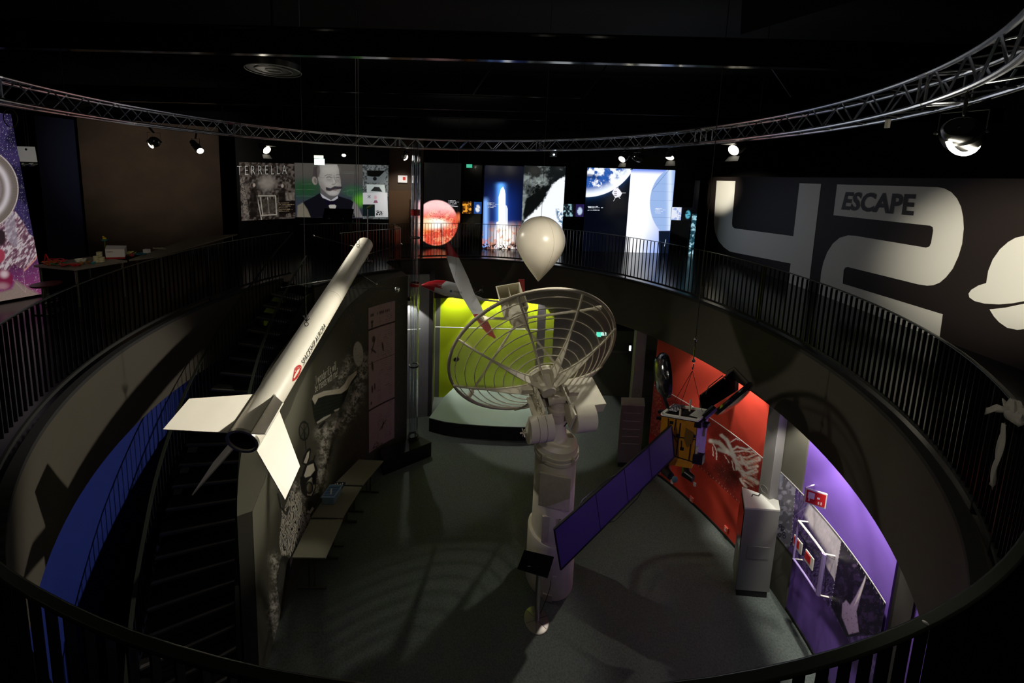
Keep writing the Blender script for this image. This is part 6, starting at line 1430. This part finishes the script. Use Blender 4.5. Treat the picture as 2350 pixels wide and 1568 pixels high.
# folding tables
TT = mat('table_top_grey', rgb(132, 130, 112), .55, noise=.04, nscale=30); LEG = mat('table_leg', rgb(110, 106, 92), .35, metal=.7)
tq = [[(669.5, 1279.6), (747.4, 1280.6), (787, 1191.8), (712.6, 1191.8)], [(714, 1187), (786.6, 1188.5), (830, 1117.5), (762, 1114)], [(766, 1112), (832.5, 1113.5), (880, 1057.5), (824, 1054)]]
for i, q4 in enumerate(tq):
    P = [Z(a, b, .74) for a, b in q4]; c = sum(P)/4
    t = thing('folding_table', (c[0], c[1], 0), ('grey folding table nearest to the camera along the mural', 'grey folding table carrying the blue plastic box', 'dark grey folding table farthest along the mural')[i], 'table', 'folding tables along the mural wall')
    MB().prism([p-[0, 0, .03] for p in P], (0, 0, .03)).build('table_top', TT, t, bevel=.006)
    for s0_, s1_ in (((P[0], P[3]), (P[1], P[2])),):
        for f in (.14, .86):
            a = s0_[0]+(s0_[1]-s0_[0])*f; b = s1_[0]+(s1_[1]-s1_[0])*f; m_ = (a+b)/2; d_ = nrm(b-a); w_ = np.linalg.norm(b-a)
            l = MB()
            for o_ in (-.05, .05): l.tube([V3(m_[0], m_[1], .04)+d_*o_, V3(m_[0], m_[1], .71)+d_*o_], .014, 8)
            l.tube([V3(m_[0], m_[1], .025)-d_*w_*.42, V3(m_[0], m_[1], .025)+d_*w_*.42], .018, 8); l.tube([V3(m_[0], m_[1], .7)-d_*w_*.38, V3(m_[0], m_[1], .7)+d_*w_*.38], .014, 8)
            l.build('leg', LEG, t)
    MB().tube([V3(*((P[0]+P[1])/2)[:2], .06)+(P[3]-P[0])*.14, V3(*((P[2]+P[3])/2)[:2], .6)-(P[3]-P[0])*.3], .01, 6).build('brace', LEG, t)
# blue plastic box and tray
bxc = Z(759, 1149, .742); ex_ = nrm(Z(786, 1188, .74)-Z(714, 1187, .74)); ey_ = nrm(Z(830, 1117, .74)-Z(787, 1188, .74)); ez_ = V3(0, 0, 1)
t = thing('plastic_box', bxc, 'pale blue translucent plastic box with ribbed lid on the second table', 'box')
MB().box(bxc+[0, 0, .075]+ey_*.05, (.24, .3, .15), (ex_, ey_, ez_)).build('tub', mat('blue_plastic', rgb(150, 190, 206), .3, trans=.35), t, bevel=.012)
ld = MB().box(bxc+[0, 0, .16]+ey_*.05, (.27, .33, .02), (ex_, ey_, ez_)).build('lid', mat('blue_lid', rgb(150, 186, 214), .35), t, bevel=.005)
rb = MB()
for k in range(7): rb.box(bxc+[0, 0, .174]+ey_*(.05-.12+.04*k), (.22, .014, .008), (ex_, ey_, ez_))
rb.build('lid_ribs', mat('blue_lid_dark', rgb(86, 120, 168), .4), ld)
MB().box(bxc+[0, 0, .182]+ey_*.02, (.03, .13, .01), (nrm(ex_+ey_*.5), nrm(ey_-ex_*.5), ez_)).build('white_slip', WHITEM, ld)
c = Z(775, 1117, .742); t = thing('black_tray', c, 'small black tray with pale bits behind the blue plastic box', 'tray')
MB().box(c+[0, 0, .02], (.26, .16, .04), (ex_, ey_, ez_)).build('tray', mat('tray_navy', rgb(20, 26, 50), .4), t, bevel=.006)
for k in range(6): MB().ball(c+ex_*(-.09+.036*k)+ey_*(.02*((k*7) % 3-1))+[0, 0, .05], .016, 8, 6).build('pale_bit', WHITEM, t)

# ================================================================== UPPER FLOOR THINGS
UT = UF+.74
TW = mat('upper_table_top', rgb(120, 110, 96), .5)
def table4(q4, label, zt=UT):
    P = [Z(a, b, zt) for a, b in q4]; c = sum(P)/4; t = thing('work_table', (c[0], c[1], UF), label, 'table')
    MB().prism([p-[0, 0, .035] for p in P], (0, 0, .035)).build('table_top', TW, t)
    for p in P:
        l = p+(c-p)*.12; MB().tube([V3(l[0], l[1], UF), V3(l[0], l[1], zt-.03)], .02, 8).build('leg', LEG, t)
    return P
P1_ = table4([(78, 609), (172, 617.5), (292, 598), (205, 589)], 'work table with toys, wires and a white box beside the astronaut banner')
P2_ = table4([(296, 596), (360, 588), (545, 537), (440, 545)], 'long dark work table stretching in front of the brown wall')
def onT(px, py): return Z(px, py, UT+.002)
def item(name, label, cat, shapes): 
    t0 = None
    mbs = shapes
    if len(mbs) == 1: return mbs[0][0].build(name, mbs[0][1], None, label, cat, 'things on the work tables')
    V_ = np.concatenate(mbs[0][0].v); t0 = thing(name, ((V_[:, 0].min()+V_[:, 0].max())/2, (V_[:, 1].min()+V_[:, 1].max())/2, UT), label, cat, 'things on the work tables')
    for mb, m, nm in mbs: mb.build(nm, m, t0)
    return t0
wbx = [onT(243, 595), onT(287, 594), onT(292, 585), onT(246, 584)]
hb_ = .2
item('carton_box', 'white carton box with a red band along its bottom', 'box', [(MB().prism([p+[0, 0, .035] for p in wbx], (0, 0, hb_-.035)), mat('carton_white', rgb(226, 218, 212), .5), 'carton'), (MB().prism([p for p in wbx], (0, 0, .035)), mat('carton_red', rgb(160, 24, 22), .5), 'red_band'), (MB().bar(wbx[0]+[.03, -.003, .15], wbx[0]+(wbx[1]-wbx[0])*.4+[0, -.003, .15], .004, .008), INK, 'print_line')])
CUP = mat('cup_cream', rgb(214, 204, 160), .5)
for k, (px, py, n_) in enumerate(((222, 602, 4), (234, 601, 3), (229, 596, 5))):
    c = onT(px, py); mb = MB()
    for j in range(n_): mb.lathe(c+[0, 0, .032*j], (0, 0, 1), [(0, .001), (0, .04), (.024, .048), (.028, .048), (.028, .001)], 20)
    item('cup_stack', 'stack of cream paper cups on the work table, '+('the left stack', 'the right stack', 'the tall stack behind')[k], 'cups', [(mb, CUP, 'cups')])
c = onT(243, 586); mb = MB().tube([c, c+[0, 0, .32]], .008, 8); 
item('duck_fountain_toy', 'tiny yellow duck on a turquoise dish on a thin stem behind the white box', 'toy', [(mb, mat('stem_green', rgb(110, 120, 40), .5), 'stem'), (MB().lathe(c+[0, 0, .3], (0, 0, 1), [(0, .01), (.02, .05), (.035, .055), (.035, .001)], 16), mat('turquoise', rgb(30, 150, 150), .4), 'dish'), (MB().ball(c+[0, 0, .36], .028, 10, 8, sc=(1.3, 1, .8)).ball(c+[-.02, 0, .395], .018, 8, 6), mat('duck_yellow', rgb(230, 190, 40), .4), 'duck')])
REDW = mat('wire_red', rgb(190, 30, 26), .4); GRW = mat('wire_green', rgb(30, 110, 70), .4); ORW = mat('wire_orange', rgb(200, 90, 30), .4)
def squig(c, r, seed, n=26, m=None, h=.08):
    rr = random.Random(seed); p = []; a = rr.random()*6
    for k in range(n):
        a += .55+rr.random()*.5; q_ = r*(.35+.65*rr.random()); p.append(c+V3(q_*math.cos(a)*1.3, q_*math.sin(a)*.6, .01+h*rr.random()))
    return MB().tube(p, .006, 5)
for px, py, r_, sd, m_, h_, lb in ((118, 609, .17, 1, ORW, .09, 'tangle of orange wire at the left end of the work table'), (140, 610, .16, 2, GRW, .05, 'tangle of green wire on the work table'), (160, 613, .15, 3, REDW, .06, 'heap of red wire near the table corner'), (131, 605, .15, 6, REDW, .1, 'loop of red wire behind the green tangle'), (300, 586, .09, 7, mat('wire_yellow', rgb(200, 190, 90), .4), .1, 'coil of pale yellow cord right of the white box'), (325, 586, .12, 8, mat('wire_teal', rgb(30, 110, 130), .4), .04, 'teal wire tangle beside the yellow cord'), (365, 574, .16, 9, mat('wire_cream', rgb(190, 180, 150), .5), .05, 'cream cord lying on the long dark table')):
    item('wire_tangle', lb, 'wire', [(squig(onT(px, py), r_, sd, m=m_, h=h_), m_, 'wire')])
c = onT(101, 607); item('red_stand', 'red folded A shaped toy stand at the left end of the table', 'toy', [(MB().bar(c, c+[.05, 0, .2], .02, .01).bar(c+[.05, 0, .2], c+[.13, 0, .02], .02, .01), REDW, 'frame')])
for k, (px, py, r_, cc_, lb) in enumerate(((181, 601, .06, (226, 220, 200), 'white crumpled paper bowl on the work table'), (192, 600, .05, (214, 208, 190), 'second white bowl right of the crumpled one'), (205, 605, .045, (130, 80, 40), 'brown jar lid on the work table'), (214, 606, .04, (60, 130, 140), 'turquoise jar beside the cream cups'), (186, 608, .05, (150, 100, 50), 'shallow brown dish near the table edge'), (296, 588, .05, (210, 196, 120), 'pale yellow ball right of the white box'), (303, 590, .04, (150, 40, 40), 'dark red ball beside the pale yellow ball'), (177, 611, .04, (160, 30, 30), 'small red cup at the table corner'))):
    c = onT(px, py)
    if 'ball' in lb: mb = MB().ball(c+[0, 0, r_], r_, 14, 10)
    else: mb = MB().lathe(c, (0, 0, 1), [(0, .001), (0, r_*.6), (r_*.9, r_), (r_*1.0, r_*1.02), (r_*.95, r_*.9), (.01, r_*.5), (.01, .001)], 20)
    item('ball' if 'ball' in lb else 'small_bowl', lb, 'ball' if 'ball' in lb else 'bowl', [(mb, mat('item_%d' % k, rgb(*cc_), .45), 'x')])
c = onT(337, 580); item('small_carton', 'tiny white and red carton on the long dark table', 'box', [(MB().box(c+[0, 0, .04], (.1, .08, .08)), mat('carton_white'), 'box')])
c = Z(106, 651, UF+.52); t = thing('stool', (c[0], c[1], UF), 'dark red round stool in front of the work table', 'stool')
MB().lathe(c, (0, 0, 1), [(-.04, .001), (-.04, .17), (-.02, .2), (0, .2), (.005, .001)], 32).build('seat', mat('stool_red', rgb(70, 10, 14), .4), t); MB().tube([V3(c[0], c[1], UF), c-[0, 0, .04]], .025, 10).build('column', LEG, t); MB().lathe(V3(c[0], c[1], UF), (0, 0, 1), [(0, .001), (0, .2), (.02, .19), (.03, .03)], 28).build('foot', BLACK, t)
MB().tube([V3(c[0], c[1], UF+.2)+[.14*math.cos(q_), .14*math.sin(q_), 0] for q_ in np.linspace(0, 6.283, 20, endpoint=False)], .01, 6, closed=True).build('foot_ring', LEG, t)
# console before the portrait
cA = Y(737, 480, 11.9); cB = Y(806, 480, 11.9); t = thing('console_desk', ((cA[0]+cB[0])/2, 12.1, UF), 'black exhibit console with dark screen in front of the portrait', 'console')
MB().box(((cA[0]+cB[0])/2, 12.1, (cA[2]+UF)/2-.2), (cB[0]-cA[0]-.1, .4, cA[2]-UF-.4)).build('body', BLACK, t); MB().prism([V3(cA[0], 11.9, cA[2]-.42), V3(cB[0], 11.9, cA[2]-.42), V3(cB[0], 12.2, cA[2]), V3(cA[0], 12.2, cA[2])], (0, .04, -.01)).build('screen', BLACKG, t)
for k in (-.25, .2): MB().ball(V3((cA[0]+cB[0])/2+k, 11.95, cA[2]-.3), .025, 10, 8).build('knob', CHROME, t)
c = Y(843, 478, 10.9); t = thing('microphone_stand', (c[0], 10.9, UF), 'thin upright stand with a pale green tipped handle before the documents', 'stand')
MB().tube([V3(c[0], 10.9, UF), c], .012, 8).build('pole', STEEL, t); MB().tube([c, Y(853, 472, 10.85)], .035, 10).build('handle', mat('pale_green', rgb(170, 200, 130), .4), t); MB().lathe(V3(c[0], 10.9, UF), (0, 0, 1), [(0, .001), (0, .15), (.02, .14), (.03, .02)], 24).build('foot', BLACK, t)
flat_rail('far_railing', [Z(697, 518, RAILZ)+[-.2, .2, 0], Z(797, 515, RAILZ)+[0, .25, 0], Z(893, 514.5, RAILZ)], [UF]*3, 'short straight black railing below the portrait print')
# white bow on the railing
c = RD(2335, 915, RR-.05); c[2] = RAILZ-.02; t = thing('fabric_bow', c, 'crumpled white fabric bow tied to the right side of the railing', 'bow')
FAB = mat('white_fabric', rgb(170, 166, 158), .7, bump=.5, bscale=30)
tng = nrm(V3(-(c[1]-CY), c[0]-CX, 0)); rd_ = nrm(V3(c[0]-CX, c[1]-CY, 0))
kn = MB().ball(c+[0, 0, .01], .035, 10, 8, sc=(1, 1.2, .9)); kn.build('knot', FAB, t)
def petal(d, up_, L, w_):
    V = []; F = []; s_ = nrm(np.cross(d, up_))
    for i in range(9):
        f = i/8
        for j in range(7):
            g = (j-3)/3; ww_ = w_*math.sin(math.pi*min(1, f*.92+.08))**.7
            V.append(c+d*L*f+up_*(.05*math.sin(f*3)+.018*math.sin(g*7+f*5)-.03*abs(g)*f)+s_*g*ww_)
    for i in range(8):
        for j in range(6): F.append((i*7+j, i*7+j+1, (i+1)*7+j+1, (i+1)*7+j))
    o = MB().add(V, F, True).build('loop', FAB, t, normals=False); md = o.modifiers.new('s', 'SOLIDIFY'); md.thickness = .003
for d, L, w_ in ((nrm(tng+[0, 0, .7]), .15, .045), (nrm(-tng+[0, 0, .3]), .14, .05), (nrm(-rd_+[0, 0, .1]), .11, .04), (nrm(tng*.6+rd_+[0, 0, .4]), .14, .05)): petal(d, V3(0, 0, 1) if abs(d[2]) < .7 else rd_, L, w_)
V = []; F = []
for i in range(14):
    f = i/13
    for j in range(5): V.append(c-rd_*.03+[0, 0, -.05]+V3(0, 0, -1)*.46*f-tng*(.02*math.sin(f*4))+tng*(j-2)*.012*(1+f*1.8)+rd_*.01*math.sin(j*2.2+f*6))
for i in range(13):
    for j in range(4): F.append((i*5+j, i*5+j+1, (i+1)*5+j+1, (i+1)*5+j))
o = MB().add(V, F, True).build('tail', FAB, t, normals=False); md = o.modifiers.new('s', 'SOLIDIFY'); md.thickness = .003
